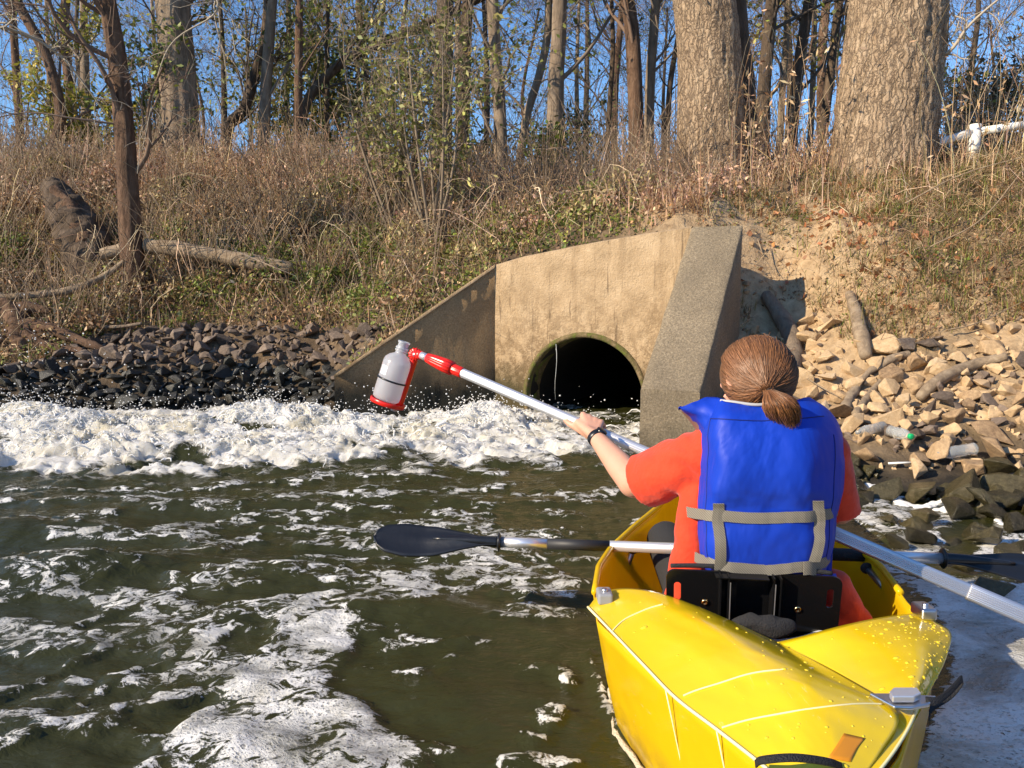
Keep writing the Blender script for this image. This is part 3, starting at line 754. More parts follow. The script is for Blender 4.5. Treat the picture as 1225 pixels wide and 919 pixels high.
def section(y):
    w, zg = ky_w(y), ky_z(y); c = ky_c(y); fl = .80 * w
    k = sstep(1.0, 1.2, y) * sstep(1.85, 1.6, y); wr_ = w + .045 * k; fr = .93 + 0 * k
    pts = [(-w, zg), (-w * .985, zg - .03), (-(w * .93), .13), (-(w * .86), .02), (-fl, -.055), (-fl * .5, -.075), (0, -.08), (fl * .5, -.075), (wr_ * .86, -.055), (wr_ * .93, .02), (wr_ * .98, .13), (wr_ * .995, zg - .03), (wr_, zg)]
    return np.array([[c + a, y, b] for a, b in pts])
Gh = np.stack([section(y) for y in ys], 0)
V, F = slab(Gh, .004, 1)
hull = under(MB().add(V, F).build('hull', M['yellow']), kay)
# gunwale fold (a rolled edge along each side, open cockpit part)
for sg in (-1, 1):
    yy = np.linspace(1.9, 3.8, 40); pts = np.stack([ky_c(yy) + sg * (ky_w(yy) - .004), yy, ky_z(yy) + .004], -1)
    V, F = tube(pts, .009, 8); under(MB().add(V, F).build('gunwale', M['yellow']), kay)
# front deck behind the person's knees
yy = np.linspace(2.95, 3.88, 20); uu = np.linspace(-1, 1, 13)
Gd = np.stack([np.stack([ky_c(yy) + u * (ky_w(yy) - .004), yy, ky_z(yy) + .05 * (1 - u * u) + .004], -1) for u in uu], 1)
V, F = slab(Gd, .004, 'down'); under(MB().add(V, F).build('front_deck', M['yellow_deck']), kay)
# stern deck: two flaps that overlap and are clamped together
def pz(l): return [PZ(a, b, c) for a, b, c in l]
L0 = pz([(703, 727, .272), (731, 756, .272), (771, 798, .272), (808, 836, .272), (859, 875, .272), (903, 909, .272), (960, 955, .272)])
L1 = pz([(930, 768, .245), (965, 786, .262), (1000, 805, .278), (1035, 825, .292), (1058, 838, .30), (1073, 852, .302), (1074, 868, .300), (1058, 893, .292), (1040, 919, .285), (1005, 962, .278)])
D0 = pz([(703, 727, .272), (718, 711, .282), (745, 704, .296), (785, 709, .308), (830, 724, .306), (880, 745, .278), (930, 768, .245)])
D1 = pz([(960, 955, .272), (983, 960, .278), (1005, 962, .278)])
Gl = coons(L0, L1, D0, D1, 40, 60)
uu = np.linspace(0, 1, 40)[:, None]; vv = np.linspace(0, 1, 60)[None]
def arch(G, h): G = G.copy(); G[..., 2] += h; return G
Gl = arch(Gl, .015 * np.sin(PI * uu) ** 1.2 * (np.sin(PI * (vv * .94 + .02)) ** .8) + .003 * fbm(uu * 5, vv * 6, 2, 3) * np.sin(PI * uu) * np.sin(PI * vv))
V, F = slab(Gl, .004, 'down')
lf = under(MB().add(V, F).build('deck_flap', M['yellow_deck']), kay); lf['label'] = 'left stern deck flap with pale creases, lying on top'
R0 = pz([(1100, 733, .27), (1120, 744, .275), (1138, 758, .272), (1131, 790, .272), (1115, 822, .272), (1092, 862, .272)])
R1 = pz([(926, 769, .238), (975, 792, .245), (1020, 817, .262), (1056, 842, .275), (1066, 856, .276), (1072, 870, .276)])
Dr0 = pz([(1100, 733, .27), (1070, 736, .285), (1040, 741, .292), (1000, 750, .285), (960, 761, .262), (926, 769, .238)])
Dr1 = pz([(1092, 862, .272), (1082, 866, .276), (1072, 870, .276)])
Gr = coons(R0, R1, Dr0, Dr1, 36, 36)
uu = np.linspace(0, 1, 36)[:, None]; vv = np.linspace(0, 1, 36)[None]
Gr = arch(Gr, .013 * np.sin(PI * uu) * np.sin(PI * vv * .95) - .012 * np.exp(-((uu - .25) / .14) ** 2) * sstep(.35, .75, vv))
V, F = slab(Gr, .004, 'down')
rf = under(MB().add(V, F).build('deck_flap', M['yellow_deck']), kay); rf['label'] = 'right stern deck flap covered in water drops'
Ra, Rb = pz([(1098, 846, .290), (1084, 876, .288), (1060, 912, .284), (1014, 966, .280)]), pz([(1050, 848, .288), (1038, 880, .286), (1012, 915, .280), (983, 958, .272)])
Gs = coons(Ra, Rb, [Ra[0], (Ra[0] + Rb[0]) / 2 + [0, 0, .006], Rb[0]], [Ra[-1], Rb[-1]], 10, 30)
V, F = slab(Gs, .004, 'down'); under(MB().add(V, F).build('stern_fold', M['yellow_deck']), kay)
V, F = tube(smoothpath(Ra, 40), .0028, 6); under(MB().add(V, F).build('stern_crease', M['crease']), kay)
# creases
def on(G, uv):
    """points of a surface grid at (u,v) and their normals"""
    N = gnormals(G); N = N * np.sign(N[..., 2:3]); nu, nv, _ = G.shape
    uv = np.asarray(uv, float); a = np.clip(uv[:, 0] * (nu - 1), 0, nu - 1.001); b = np.clip(uv[:, 1] * (nv - 1), 0, nv - 1.001)
    i, j = a.astype(int), b.astype(int); f, g = (a - i)[:, None], (b - j)[:, None]
    S = lambda A: (A[i, j] * (1 - f) + A[i + 1, j] * f) * (1 - g) + (A[i, j + 1] * (1 - f) + A[i + 1, j + 1] * f) * g
    return S(G), norm(S(N))
def crease(G, uv, r=.0022, n=30, base='crease', par=None):
    q, N = on(G, smoothpath(np.c_[np.asarray(uv, float), np.zeros(len(uv))], n)[:, :2])
    V, F = tube(q + N * r * .2, r, 6); return V, F
mb = MB()
mb.add(*crease(Gl, [(.004, 0.0), (.004, .3), (.004, .6), (.004, .98)], .0032, 60))
vpl = np.stack(proj(Gl[..., 0], Gl[..., 1], Gl[..., 2]), -1)
def onpix(px, py, lift=.0012):
    d = np.hypot(vpl[..., 0] - px, vpl[..., 1] - py); i, j = np.unravel_index(np.argmin(d), d.shape); return Gl[i, j] + [0, 0, lift]
for pl in ([(732, 757), (745, 745), (760, 736), (776, 729), (793, 723)], [(813, 835), (835, 825), (861, 816), (885, 810), (914, 805), (945, 801), (978, 799)], [(859, 873), (890, 864), (919, 858), (955, 851), (994, 846), (1030, 844), (1058, 844)], [(731, 757), (742, 768), (752, 780), (768, 797)]):
    q = smoothpath([onpix(*z) for z in pl], 60); q = np.stack([np.convolve(np.pad(q[:, k], 7, 'edge'), np.ones(15) / 15, 'valid') for k in range(3)], -1)
    V, F = tube(q, .0017, 6); mb.add(V, F)
for t0, dz in ((.14, .10), (.45, .22), (.66, .22)):
    a = smoothpath(L0, 101)[int(t0 * 100)]; y0 = a[1]; c = lambda k: np.array([ky_c(y0) - ky_w(y0) * (1 - .14 * k) - .001, y0 + .004 * k, .27 - .25 * k])
    V, F = tube(np.stack([a] + [np.array([a[0] + .056 * k, a[1], a[2] - .25 * k]) for k in (.33, .66, 1)]), .0016, 5); mb.add(V, F)
under(mb.build('crease', M['crease']), kay)
# drops of water on the deck
mb = MB()
def drops(G, n, f):
    uv = rng.uniform(.03, .97, (n, 2)); uv = uv[rng.uniform(0, 1, n) < f(uv[:, 0], uv[:, 1])]
    q, N = on(G, uv)
    for p, nn in zip(q, N):
        r = rng.gamma(3, .00055) + .0006; ax = frame(nn, (.1, 1, .05)); ax = np.array([ax[1], ax[2], ax[0]])
        V, F = ellipsoid(p, (r * rng.uniform(.8, 1.6), r, r * .55), ax, 7, 5); mb.add(V, F)
drops(Gr, 480, lambda u, v: sstep(1, .15, u) * .9); drops(Gl, 170, lambda u, v: .2 + .5 * u)
M['drop'] = Mat('water_drop', (.80, .58, .012), .03, Coat_Weight=1.0)
o = under(mb.build('water_drop', M['drop']), kay); o['kind'] = 'stuff'
# waterline scum on the left side
yy = np.linspace(1.15, 2.6, 80); pts = np.stack([ky_c(yy) - ky_w(yy) * .87 - .004, yy, .006 + .004 * fbm(yy * 20, 0, 0, 3)], -1)
V, F = tube(pts, .007 + .004 * fbm(yy * 30, 3, 0, 3), 7); o = under(MB().add(V, F).build('scum_line', M['scum']), kay)
# stern clamp, straps, side brackets, struts
def plate(name, poly, z, th, mat, par=kay, bevel=.002):
    top = np.array([PZ(a, b, z) for a, b in poly]); n = len(poly); V = np.vstack([top, top - [0, 0, th]])
    bm = bmesh.new(); vs = [bm.verts.new(v) for v in V]
    bm.faces.new(vs[:n]); bm.faces.new(vs[n:][::-1])
    for i in range(n): bm.faces.new([vs[(i + 1) % n], vs[i], vs[n + i], vs[n + (i + 1) % n]])
    bmesh.ops.recalc_face_normals(bm, faces=bm.faces); me = bpy.data.meshes.new(name); bm.to_mesh(me); bm.free(); me.materials.append(mat.m)
    o = obj(name, me); bev(o, bevel); return under(o, par)
cl = plate('stern_clamp', [(1040, 829), (1065, 829), (1120, 832), (1112, 842), (1092, 846), (1070, 845)], .316, .006, M['alu'])
b = plate('buckle', [(1064, 827), (1069, 822), (1097, 822), (1102, 829), (1094, 833), (1068, 833)], .330, .012, M['alu_white']); 
def ribbon(pts, w, wd, mat, name, par, th=.002, n=24):
    p = smoothpath(pts, n); wd = norm(np.asarray(wd, float))
    Gd = np.stack([p - wd * w / 2, p - wd * w / 6, p + wd * w / 6, p + wd * w / 2], 1); V, F = slab(Gd, th, 1)
    return under(MB().add(V, F).build(name, mat), par)
ribbon(pz([(1108, 838, .318), (1122, 838, .315), (1138, 826, .310), (1150, 813, .31)]) + pz([(1151, 816, .30), (1138, 832, .28), (1114, 848, .27), (1112, 866, .255)]), .016, (.3, .8, .5), M['web_black'], 'grab_strap', kay)
ribbon(pz([(903, 914, .29), (912, 909, .315), (950, 906, .325), (990, 911, .312), (1008, 917, .292)]), .014, (.2, 1, .4), M['web_black'], 'grab_strap', kay)
Gp = coons([onpix(*q) for q in ((992, 906), (1001, 893), (1010, 880))], [onpix(*q) for q in ((1018, 912), (1027, 896), (1035, 884))], [onpix(*q) for q in ((992, 906), (1005, 909), (1018, 912))], [onpix(*q) for q in ((1010, 880), (1023, 880), (1035, 884))], 8, 8)
V, F = slab(Gp, .001, 'down'); under(MB().add(V, F).build('deck_hole_patch', Mat('orange_patch', (.62, .24, .01), .4)), kay)  # orange sheet on the flap, standing in for a hole showing orange beneath
for (px, py, sg) in ((723, 713, -1), (1105, 731, 1)):
    c = PZ(px, py, .292); br = under(obj('side_bracket', MB().add(*boxv(c, np.eye(3), (.018, .028, .014))).mesh('side_bracket', M['greyplastic' if sg < 0 else 'alu'], False)), kay); bev(br, .006, 3)
    V, F = lathe([(0.0001, .004), (.007, .004), (.007, 0), (.0071, -.004)], c + [0, -.006, .017], (0, 0, 1), 16); under(MB().add(V, F).build('bolt', M['alu']), kay)
for a, b in (((757, 657, .24), (741, 703, .10)), ((1037, 680, .25), (1085, 733, .20))):
    q = pz([a, b]); V, F = tube(np.array(q), .010, 12); st = under(MB().add(V, F).build('side_strut', M['alu']), kay)
    V, F = ellipsoid(q[0], (.018, .014, .016)); under(MB().add(V, F).build('strut_mount', M['cloth_black']), kay)
# cockpit panel patch on the inner left wall
# ------------------------------------------------------------------ seat back
seat = empty('seat', (.66, 1.85, .1)); under(seat, kay)
S_TL, S_TR, S_BL, S_BR = P(797, 680, 1.80), P(1008, 690, 1.80), P(799, 736, 1.845), P(1008, 764, 1.845)
S_BL = P(797, 746, 1.845)
sx, sy = norm(S_TR - S_TL), norm(S_BL - S_TL); sn = norm(np.cross(sx, sy)); sn = sn if sn[1] < 0 else -sn
SWd, SHt = np.linalg.norm(S_TR - S_TL), np.linalg.norm(S_BL - S_TL) + .05
def sp(u, v, o=0): return S_TL + sx * u * SWd + sy * v * SHt + sn * o
def rpoly(u0, u1, v0, v1, r, n=6):
    """rounded rectangle outline in seat units of metres"""
    pts = []
    for cx, cy, a in ((u1 - r, v0 + r, -PI / 2), (u1 - r, v1 - r, 0), (u0 + r, v1 - r, PI / 2), (u0 + r, v0 + r, PI)):
        for k in range(n + 1): t = a + PI / 2 * k / n; pts.append((cx + r * math.cos(t), cy + r * math.sin(t)))
    return np.array(pts)
def panel(name, out, hole, off, th, mat, par):
    V, F3, F4, n = [], [], [], len(out)
    E = lambda p, o: S_TL + np.outer(p[:, 0], sx) + np.outer(p[:, 1], sy) + sn * o
    bm = bmesh.new()
    A = [bm.verts.new(v) for v in E(out, off)]; B = [bm.verts.new(v) for v in E(out, off - th)]
    if hole is not None:
        Ha = [bm.verts.new(v) for v in E(hole, off)]; Hb = [bm.verts.new(v) for v in E(hole, off - th)]
        for i in range(n):
            j = (i + 1) % n
            bm.faces.new([A[i], A[j], Ha[j], Ha[i]]); bm.faces.new([B[j], B[i], Hb[i], Hb[j]]); bm.faces.new([Ha[i], Ha[j], Hb[j], Hb[i]])
    else: bm.faces.new(A); bm.faces.new(B[::-1])
    for i in range(n): j = (i + 1) % n; bm.faces.new([A[j], A[i], B[i], B[j]])
    bmesh.ops.recalc_face_normals(bm, faces=bm.faces); me = bpy.data.meshes.new(name); bm.to_mesh(me); bm.free(); me.materials.append(mat.m)
    o = obj(name, me); o.parent = par
    return o
def sunder(o):     # seat pieces are built in world coordinates
    o.parent = seat; o.location = (-.66, -1.85, -.1); return o
bpy.context.view_layer.update()
for (a, b) in ((0, .40), (.60, 1)):
    o1 = rpoly(a * SWd, b * SWd, 0, SHt, .022); 
    h = rpoly(.018, .035, .035, .09, .0084) if a == 0 else rpoly(SWd - .035, SWd - .018, .035, .09, .0084)
    # a hole only looks right when both outlines start at matching corners
    o = sunder(panel('seat_panel', o1, h, .004, .005, M['black'], seat)); 
o = sunder(panel('seat_panel', rpoly(.375 * SWd, .625 * SWd, .004, SHt, .004), None, -.012, .004, M['black'], seat))
for u in (.30, .345, .60, .64):
    c = sp(u + .0, .5, .008); o = sunder(obj('seat_rib', MB().add(*boxv(c, [sx, sy, sn], (.0016, SHt * .5, .014))).mesh('seat_rib', M['black'], False)))
    V, F = boxv(sp(u + .008, .5, .022), [sx, sy, sn], (.0009, SHt * .42, .001))
    if u in (.345, .60): sunder(obj('rib_edge', MB().add(V, F).mesh('rib_edge', M['alu_white'], False)))
V, F = boxv(sp(.42, .02, .010), [sx, sy, sn], (SWd * .15, .0016, .014)); sunder(obj('seat_rib', MB().add(V, F).mesh('seat_rib', M['black'], False)))
for u, v, mt in ((.22, .42, 'brass'), (.755, .46, 'brass'), (.36, .44, 'alu'), (.41, .72, 'alu'), (.54, .72, 'alu')):
    rr_ = .0085 if mt == 'brass' else .0042
    V, F = lathe([(rr_, .0), (rr_ * .95, .002), (rr_ * .5, .0035), (rr_ * .45, .002), (.0001, .002)], sp(u, v, .005 if mt == 'brass' else -.008), sn, 18)
    sunder(obj('rivet', MB().add(V, F).mesh('rivet', M[mt], True)))
V, F = tube([sp(.03, -.0, -.012), sp(.2, -.018, -.012), sp(.5, -.02, -.012), sp(.8, -.02, -.012), sp(.95, -.0, -.012)], .0055, 8, n=30)
sunder(MB().add(V, F).build('back_pad', M['cloth_black']))
# crumpled cloth pouch and pale rod under the seat back
V, F = ellipsoid(P(912, 750, 1.775), (.082, .022, .030), [sx, sn, sy], 40, 24)
V = V + .006 * fbm(V[:, 0] * 26, V[:, 1] * 26, V[:, 2] * 26, 2)[:, None]
sunder(MB().add(V, F).build('cloth_pouch', M['cloth_black']))
V, F = tube(pz([(868, 752, .20), (900, 763, .19), (930, 768, .188), (960, 764, .19), (985, 755, .20)]), .007, 10, n=24); sunder(MB().add(V, F).build('seat_rod', M['white_tube']))
V, F = boxv([.64, 2.02, .005], np.eye(3), (.2, .22, .03)); o = sunder(obj('seat_pad', MB().add(V, F).mesh('seat_pad', M['cloth_black'], False))); bev(o, .02, 3)

# ================================================================== THE PADDLE
pad = empty('paddle', P(700, 650, 2.25)); tag(pad, 'double bladed kayak paddle with black blades laid across the kayak', 'paddle')
pa, pb = P(597, 648.5, 2.29), P(1128, 668, 2.20)
ax = norm(pb - pa); Lp = np.linalg.norm(pb - pa)
M['blade'] = Mat('black_blade', (.010, .011, .014), .35); M['blade'].bump(M['blade'].noise(40, 5), .25, .004)
M['blackgrip'] = Mat('dark_grip', (.022, .022, .024), .55)
def seg(name, t0, t1, r, mat):
    V, F = tube(np.array([pa + ax * Lp * t0, pa + ax * Lp * t1]), r, 20); return under(MB().add(V, F).build(name, mat), pad)
x2t = lambda px: (px - 597) / (1128 - 597)
seg('shaft', x2t(597), x2t(657), .0158, M['alu_white']); seg('grip', x2t(657), x2t(733), .0162, M['blackgrip']); seg('shaft', x2t(733), x2t(1000), .0165, M['alu_white'])
seg('grip', x2t(985), x2t(1042), .0185, M['cloth_black']); seg('shaft', x2t(1000), x2t(1128), .0162, M['alu_white'])
for t in (0, 1):
    V, F = lathe([(.0158, -.006), (.026, -.003), (.030, 0), (.026, .003), (.0158, .006)], pa + ax * Lp * t, ax, 24); under(MB().add(V, F).build('drip_ring', M['blade']), pad)
def blade(p0, d, wdir, L=.40):
    t = np.linspace(0, 1, 30); w = np.interp(t, [0, .12, .3, .5, .75, .9, .97, 1], [.016, .017, .034, .055, .062, .050, .03, .004])
    sag = np.interp(t, [0, .25, .6, 1], [0, -.002, -.010, .004])
    u = np.linspace(-1, 1, 11); nrm = norm(np.cross(d, wdir)); nrm = nrm * np.sign(nrm[2])
    Gd = p0 + d * (L * t)[:, None, None] + wdir * (w[:, None] * u[None])[..., None] * np.where(u < 0, 1, .8)[None, :, None] + nrm * ((sag[:, None] + .014 * (1 - np.abs(u[None])) ** 2 * sstep(1, .3, t)[:, None]) + .006 * (u ** 2)[None])[..., None]
    V, F = slab(Gd, .006, 1); o = under(MB().add(V, F).build('blade', M['blade']), pad)
    V, F = tube([p0, p0 + d * .07 + nrm * .004, p0 + d * .2 + nrm * .006], [.017, .015, .005], 14, n=12); under(MB().add(V, F).build('blade_neck', M['blade']), pad)
blade(pa, -ax, norm(np.array([0.02, .72, .69])), .385)
blade(pb + ax * .0, norm(ax + [0, 0, -.06]), norm(np.array([0.0, .80, .6])), .42)

# ================================================================== SAMPLING POLE WITH BOTTLE HOLDER
def pd(px): return 1 / (1 / 2.12 + (px - 985) * -(1 / 2.45 - 1 / 2.12) / (985 - 705) * -1 * -1) if False else 1 / np.interp(px, [480, 705, 985, 1225, 1290], [.3574, .4082, .4717, .5261, .541])
T0, T1 = P(541, 441, pd(541)), P(1262, 752, pd(1262))
pol = empty('sampling_pole', P(705, 513, pd(705))); tag(pol, 'long ribbed aluminium pole with a red swivel clamp, held out over the water', 'sampling pole')
pax = norm(T0 - T1)        # towards the bottle
def along(px): 
    """point on the pole axis that shows at this pixel column"""
    t = (px - 541) / (1262 - 541); a, b = 0., 1.
    for _ in range(40):
        m_ = (a + b) / 2; q = T0 + (T1 - T0) * m_
        if proj(q[0], q[1], q[2])[0] < px: a = m_
        else: b = m_
    return T0 + (T1 - T0) * m_
M['pole'] = Mat('ribbed_aluminium', (.66, .66, .68), .3, Metallic=.85)
def ribbed(name, a, b, r, ribs, mat, depth=.06):
    n = ribs * 6; th = np.arange(n) / n * 2 * PI; rr_ = r * (1 + depth * (np.cos(th * ribs) - 1) * .5)
    d = norm(b - a); f = frame(d); c = rr_[:, None] * (np.cos(th)[:, None] * f[1] + np.sin(th)[:, None] * f[2])
    V = np.concatenate([a + c * .96, a + d * .002 + c, b - d * .002 + c, b + c * .96]); F = [gridF(4, n, True)]
    m_ = len(V); V = np.vstack([V, a, b]); j = np.arange(n); j2 = (j + 1) % n
    F += [np.stack([np.full(n, m_), j2, j], 1), np.stack([np.full(n, m_ + 1), 3 * n + j, 3 * n + j2], 1)]
    return under(MB().add(V, F).build(name, mat), pol)
ribbed('pole_tube', T0, along(900), .0165, 20, M['alu_white'], .05)
ribbed('pole_tube', along(860), along(1160), .0198, 26, M['pole'], .10)
ribbed('pole_tube', along(1158), T1, .0228, 26, M['pole'], .09)
M['blue_label'] = Mat('blue_sticker', (.045, .14, .42), .3)
a_, b_ = along(722), along(748); f = frame(norm(b_ - a_)); th = np.linspace(.2, 1.9, 10)
V = np.concatenate([q + .0171 * (np.cos(th)[:, None] * -f[1] * 0 + np.cos(th)[:, None] * f[2] - np.sin(th)[:, None] * f[1] * -1) for q in (a_, b_)])
M['red'] = Mat('red_plastic', (.72, .018, .010), .3); M['red'].bump(M['red'].noise(50, 3), .1, .003)
# ribbed red collar
ribbed('collar', along(553), along(541), .019, 12, M['red'], .05)
C0, C1 = T0 - pax * -.0, None
g0, g1 = along(541) , along(541) + pax * .115
def lobed(a, b, prof, lobes, mat, name, depth=.08):
    n = lobes * 6; th = np.arange(n) / n * 2 * PI; d = norm(b - a); L = np.linalg.norm(b - a); f = frame(d); V = []
    for t, r in prof: rr_ = r * (1 - depth * (.5 + .5 * np.cos(th * lobes))); V.append(a + d * L * t + rr_[:, None] * (np.cos(th)[:, None] * f[1] + np.sin(th)[:, None] * f[2]))
    return under(MB().add(np.concatenate(V), gridF(len(prof), n, True)).build(name, mat), pol)
lobed(g0, g1, [(-.02, .014), (0, .0255), (.3, .025), (.7, .021), (.95, .0165), (1, .010)], 12, M['red'], 'grip_sleeve')
V, F = tube(np.array([g1 - pax * .01, g1 + pax * .022]), .0135, 16); under(MB().add(V, F).build('ferrule', M['alu_white']), pol)
DB = pd(480)
hub = P(497, 424, DB)
V, F = tube(np.array([g1 + pax * .018, hub]), [.016, .0145], 16); under(MB().add(V, F).build('swivel_arm', M['red']), pol)
view = norm(np.array([0, 0, CAMH]) - hub)
lo = P(477, 487, DB); hd = norm(lo - hub)
hv = norm(np.cross(hd, norm(lo * 0 + P(520, 440, DB) - hub))); hv = hv * np.sign(hv @ view)
lobed(hub - hv * .02, hub + hv * .02, [(0, .001), (0, .022), (.12, .025), (.88, .025), (1, .022), (1, .001)], 12, M['red'], 'swivel_hub', .14)
V, F = lathe([(.008, 0), (.008, .004), (.0001, .005)], hub + hv * .02, hv, 12); under(MB().add(V, F).build('bolt', M['alu']), pol)
V, F = tube(np.array([hub, lo]), [.0155, .0135], 16, n=12); under(MB().add(V, F).build('holder_arm', M['red']), pol)
base_l, base_r = P(446, 477, DB), P(482, 489, DB); bx = norm(base_r - base_l); bc = (base_l + base_r) / 2
V, F = lathe([(.001, .004), (.058, .004), (.063, .012), (.065, .010), (.064, -.004), (.001, -.005)], bc + bx * -.002, -hd, 40); under(MB().add(V, F).build('bottle_tray', M['red']), pol)
# bottle
up = -hd
bot_c = P(461, 481, DB) + up * .008 + hv * .0
M['poly'] = Mat('frosted_plastic', (.80, .83, .86), .2, Transmission_Weight=.55); M['poly'].translucent(.35, (.85, .87, .9))
btl = empty('sample_bottle', bot_c); tag(btl, 'empty frosted plastic sample bottle strapped to the red pole clamp', 'bottle')
bl = 1.0
prof = [(.001, 0), (.045, 0), (.054, .006), (.0565, .02), (.0565, .148), (.053, .162), (.040, .176), (.024, .184), (.0215, .188), (.0215, .194), (.026, .196), (.026, .200), (.0205, .202), (.0205, .226), (.0235, .228), (.0235, .234), (.0195, .234), (.0175, .19), (.001, .19)]
prof = [(a_ * .93, b_ * .95) for a_, b_ in prof]; V, F = lathe(prof, bot_c, up, 40); under(MB().add(V, F).build('bottle_body', M['poly']), btl)
V, F = lathe([(.0228, .194), (.0242, .196), (.0242, .198), (.0228, .200)], bot_c, up, 30); under(MB().add(V, F).build('neck_ring', M['poly']), btl)
M['label'] = Mat('white_label', (.85, .86, .88), .5)
f = frame(up, hv); th0 = math.atan2(view @ f[2], view @ f[1])
# white paper label on the side turned to the left
sidev = norm(-bx + hv * 1.1); a_ = norm(sidev - up * (sidev @ up)); b_ = np.cross(up, a_); th = np.linspace(-.28, .28, 8)
V = np.concatenate([bot_c + up * h + .0533 * (np.cos(th)[:, None] * a_ + np.sin(th)[:, None] * b_) for h in (.092, .124)]); under(MB().add(V, gridF(2, 8)).build('paper_label', M['label']), btl)
# black tie holding the bottle
tie = P(463, 453, DB); V, F = lathe([(.0535, -.0035), (.056, -.0025), (.056, .0025), (.0535, .0035)], bot_c + up * .076, norm(up + .03 * bx), 40)
tb = obj('cable_tie', MB().add(V, F).mesh('cable_tie', M['blade'], True)); tag(tb, 'thin black tie strapping the frosted bottle to the red holder', 'cable tie')
# small cap under the tray
V, F = lathe([(.012, 0), (.012, .012), (.001, .013)], bc + bx * .028 + hd * .006, hd, 16); under(MB().add(V, F).build('tray_bolt', M['poly']), pol)

# ================================================================== THE PERSON
M['skin'] = Mat('skin', (.62, .32, .21), .45, Subsurface_Weight=.12); M['skin'].b.inputs['Subsurface Radius'].default_value = (.02, .008, .004)
M['skin'].col(M['skin'].mix(M['skin'].noise(20, 4), (.58, .30, .20), (.66, .36, .25))); M['skin'].bump(M['skin'].noise(160, 4), .12, .002)
per = empty('person', (.62, 1.98, .05)); tag(per, 'person with brown ponytail, orange t-shirt and blue life vest sitting in the kayak', 'person')
X = lambda px, py, d: P(px, py, d)
pel = np.array([.62, 1.99, .12]); chest = X(912, 560, 1.965); neckb = X(905, 492, 1.955); headc = X(902, 450, 1.965)
shL, shR = X(848, 541, 1.965), X(985, 541, 1.965)
elL, wrL = X(758, 577, 2.15), X(712, 522, 2.36)
elR, wrR = X(1004, 610, 1.99), X(960, 622, 2.12)
kneeL, kneeR = np.array([.50, 2.45, .24]), np.array([.86, 2.45, .24]); ftL, ftR = np.array([.66, 2.86, .05]), np.array([.88, 2.88, .05])
body = MB()
cap = lambda mb, a, b, r0, r1: mb.add(*capsule(a, b, r0, r1, 18))
cap(body, pel + [-.07, 0, 0], pel + [.07, 0, 0], .115, .115); cap(body, pel, chest, .115, .12); cap(body, chest + [-.05, 0, .02], chest + [.05, 0, .02], .10, .10)
cap(body, shL, shR, .052, .052); cap(body, chest, neckb, .09, .055); cap(body, neckb, headc, .052, .052)
fw = norm(np.array([-.45, .88, -.10])); rt = norm(np.cross(fw, [0, 0, 1])); upv = np.cross(rt, fw); HAX = np.array([rt, fw, upv])
body.add(*ellipsoid(headc + fw * .004 + upv * .006, (.072, .090, .088), HAX)); cap(body, headc + fw * .045 - upv * .06, headc + fw * .065 - upv * .075, .040, .028)   # skull, jaw
cap(body, headc + fw * .088 + upv * .005, headc + fw * .108 - upv * .022, .010, .013)                                                                      # nose
for sg in (-1, 1):
    body.add(*ellipsoid(headc + rt * sg * .077 - fw * .002 - upv * .006, (.012, .018, .030), HAX, 12, 8))
cap(body, headc + fw * .088 - upv * .050 - rt * .016, headc + fw * .088 - upv * .050 + rt * .016, .008, .008)
cap(body, shL, elL, .051, .045); cap(body, elL, elL + (wrL - elL) * .35, .044, .040); cap(body, elL + (wrL - elL) * .35, wrL, .040, .0245)
cap(body, shR, elR, .049, .038); cap(body, elR, wrR, .037, .024)
for hp, kn, ft in ((pel + [-.08, 0, 0], kneeL, ftL), (pel + [.08, 0, 0], kneeR, ftR)):
    cap(body, hp, kn, .082, .056); cap(body, kn, ft, .054, .036); cap(body, ft, ft + [.0, .10, .05], .036, .028)
def hand(mb, wrist, c, a, near, upd, s=1.0, thumb=1, pr=.0165):
    """palm behind the pole, four fingers curled over it, thumb along it; c: centre on the pole, a: along the pole away from the arm"""
    offs = [.034, .012, -.010, -.031]; lens = [.95, 1.0, .95, .8]
    kn = []
    for o, L in zip(offs, lens):
        R = pr + .0115
        ph = [math.radians(x) for x in (62, 112, 165, 215)]
        ring = [c + a * (o - .004 * i) + R * (math.cos(t) * near + math.sin(t) * upd) * (1 if i else 1.22) for i, t in enumerate(ph)]
        kn.append(ring[0])
        for q, (r0, r1) in zip(range(3), ((.0105, .0095), (.0095, .0088), (.0088, .0078))): cap(mb, ring[q], ring[q + 1], r0 * L, r1 * L)
        cap(mb, ring[0], wrist + (c + a * o - wrist) * .35 + near * .006, .0115, .015)
        cap(mb, c + a * o + near * (pr + .016), wrist, .013, .019)
    # thumb
    t0 = wrist + (c - wrist) * .45 - upd * .012 + a * .006
    t1 = c + a * .030 + near * (pr + .010) - upd * .016; t2 = c + a * .058 + near * (pr + .004) - upd * .014; t3 = c + a * .080 + near * (pr - .002) - upd * .010
    cap(mb, t0, t1, .0155, .0130); cap(mb, t1, t2, .0125, .0115); cap(mb, t2, t3, .0115, .0090)
hc = along(706); nearv = norm(view - pax * (view @ pax)); upp = norm(np.cross(nearv, pax)); upp = upp * np.sign(upp[2])
hand(body, wrL, hc, pax, nearv, upp)
hc2 = along(930); hand(body, wrR, hc2, pax, nearv, upp, pr=.0215)
bd = remesh(body, 'body', M['skin'], .0050, 4); under(bd, per)
# eyes and brows (turned away from the camera)
for sg in (-1, 1):
    e = headc + fw * .077 + rt * sg * .028 + upv * .008
    V, F = ellipsoid(e, (.012, .008, .007), HAX, 12, 8); under(MB().add(V, F).build('eye', M['label']), per)
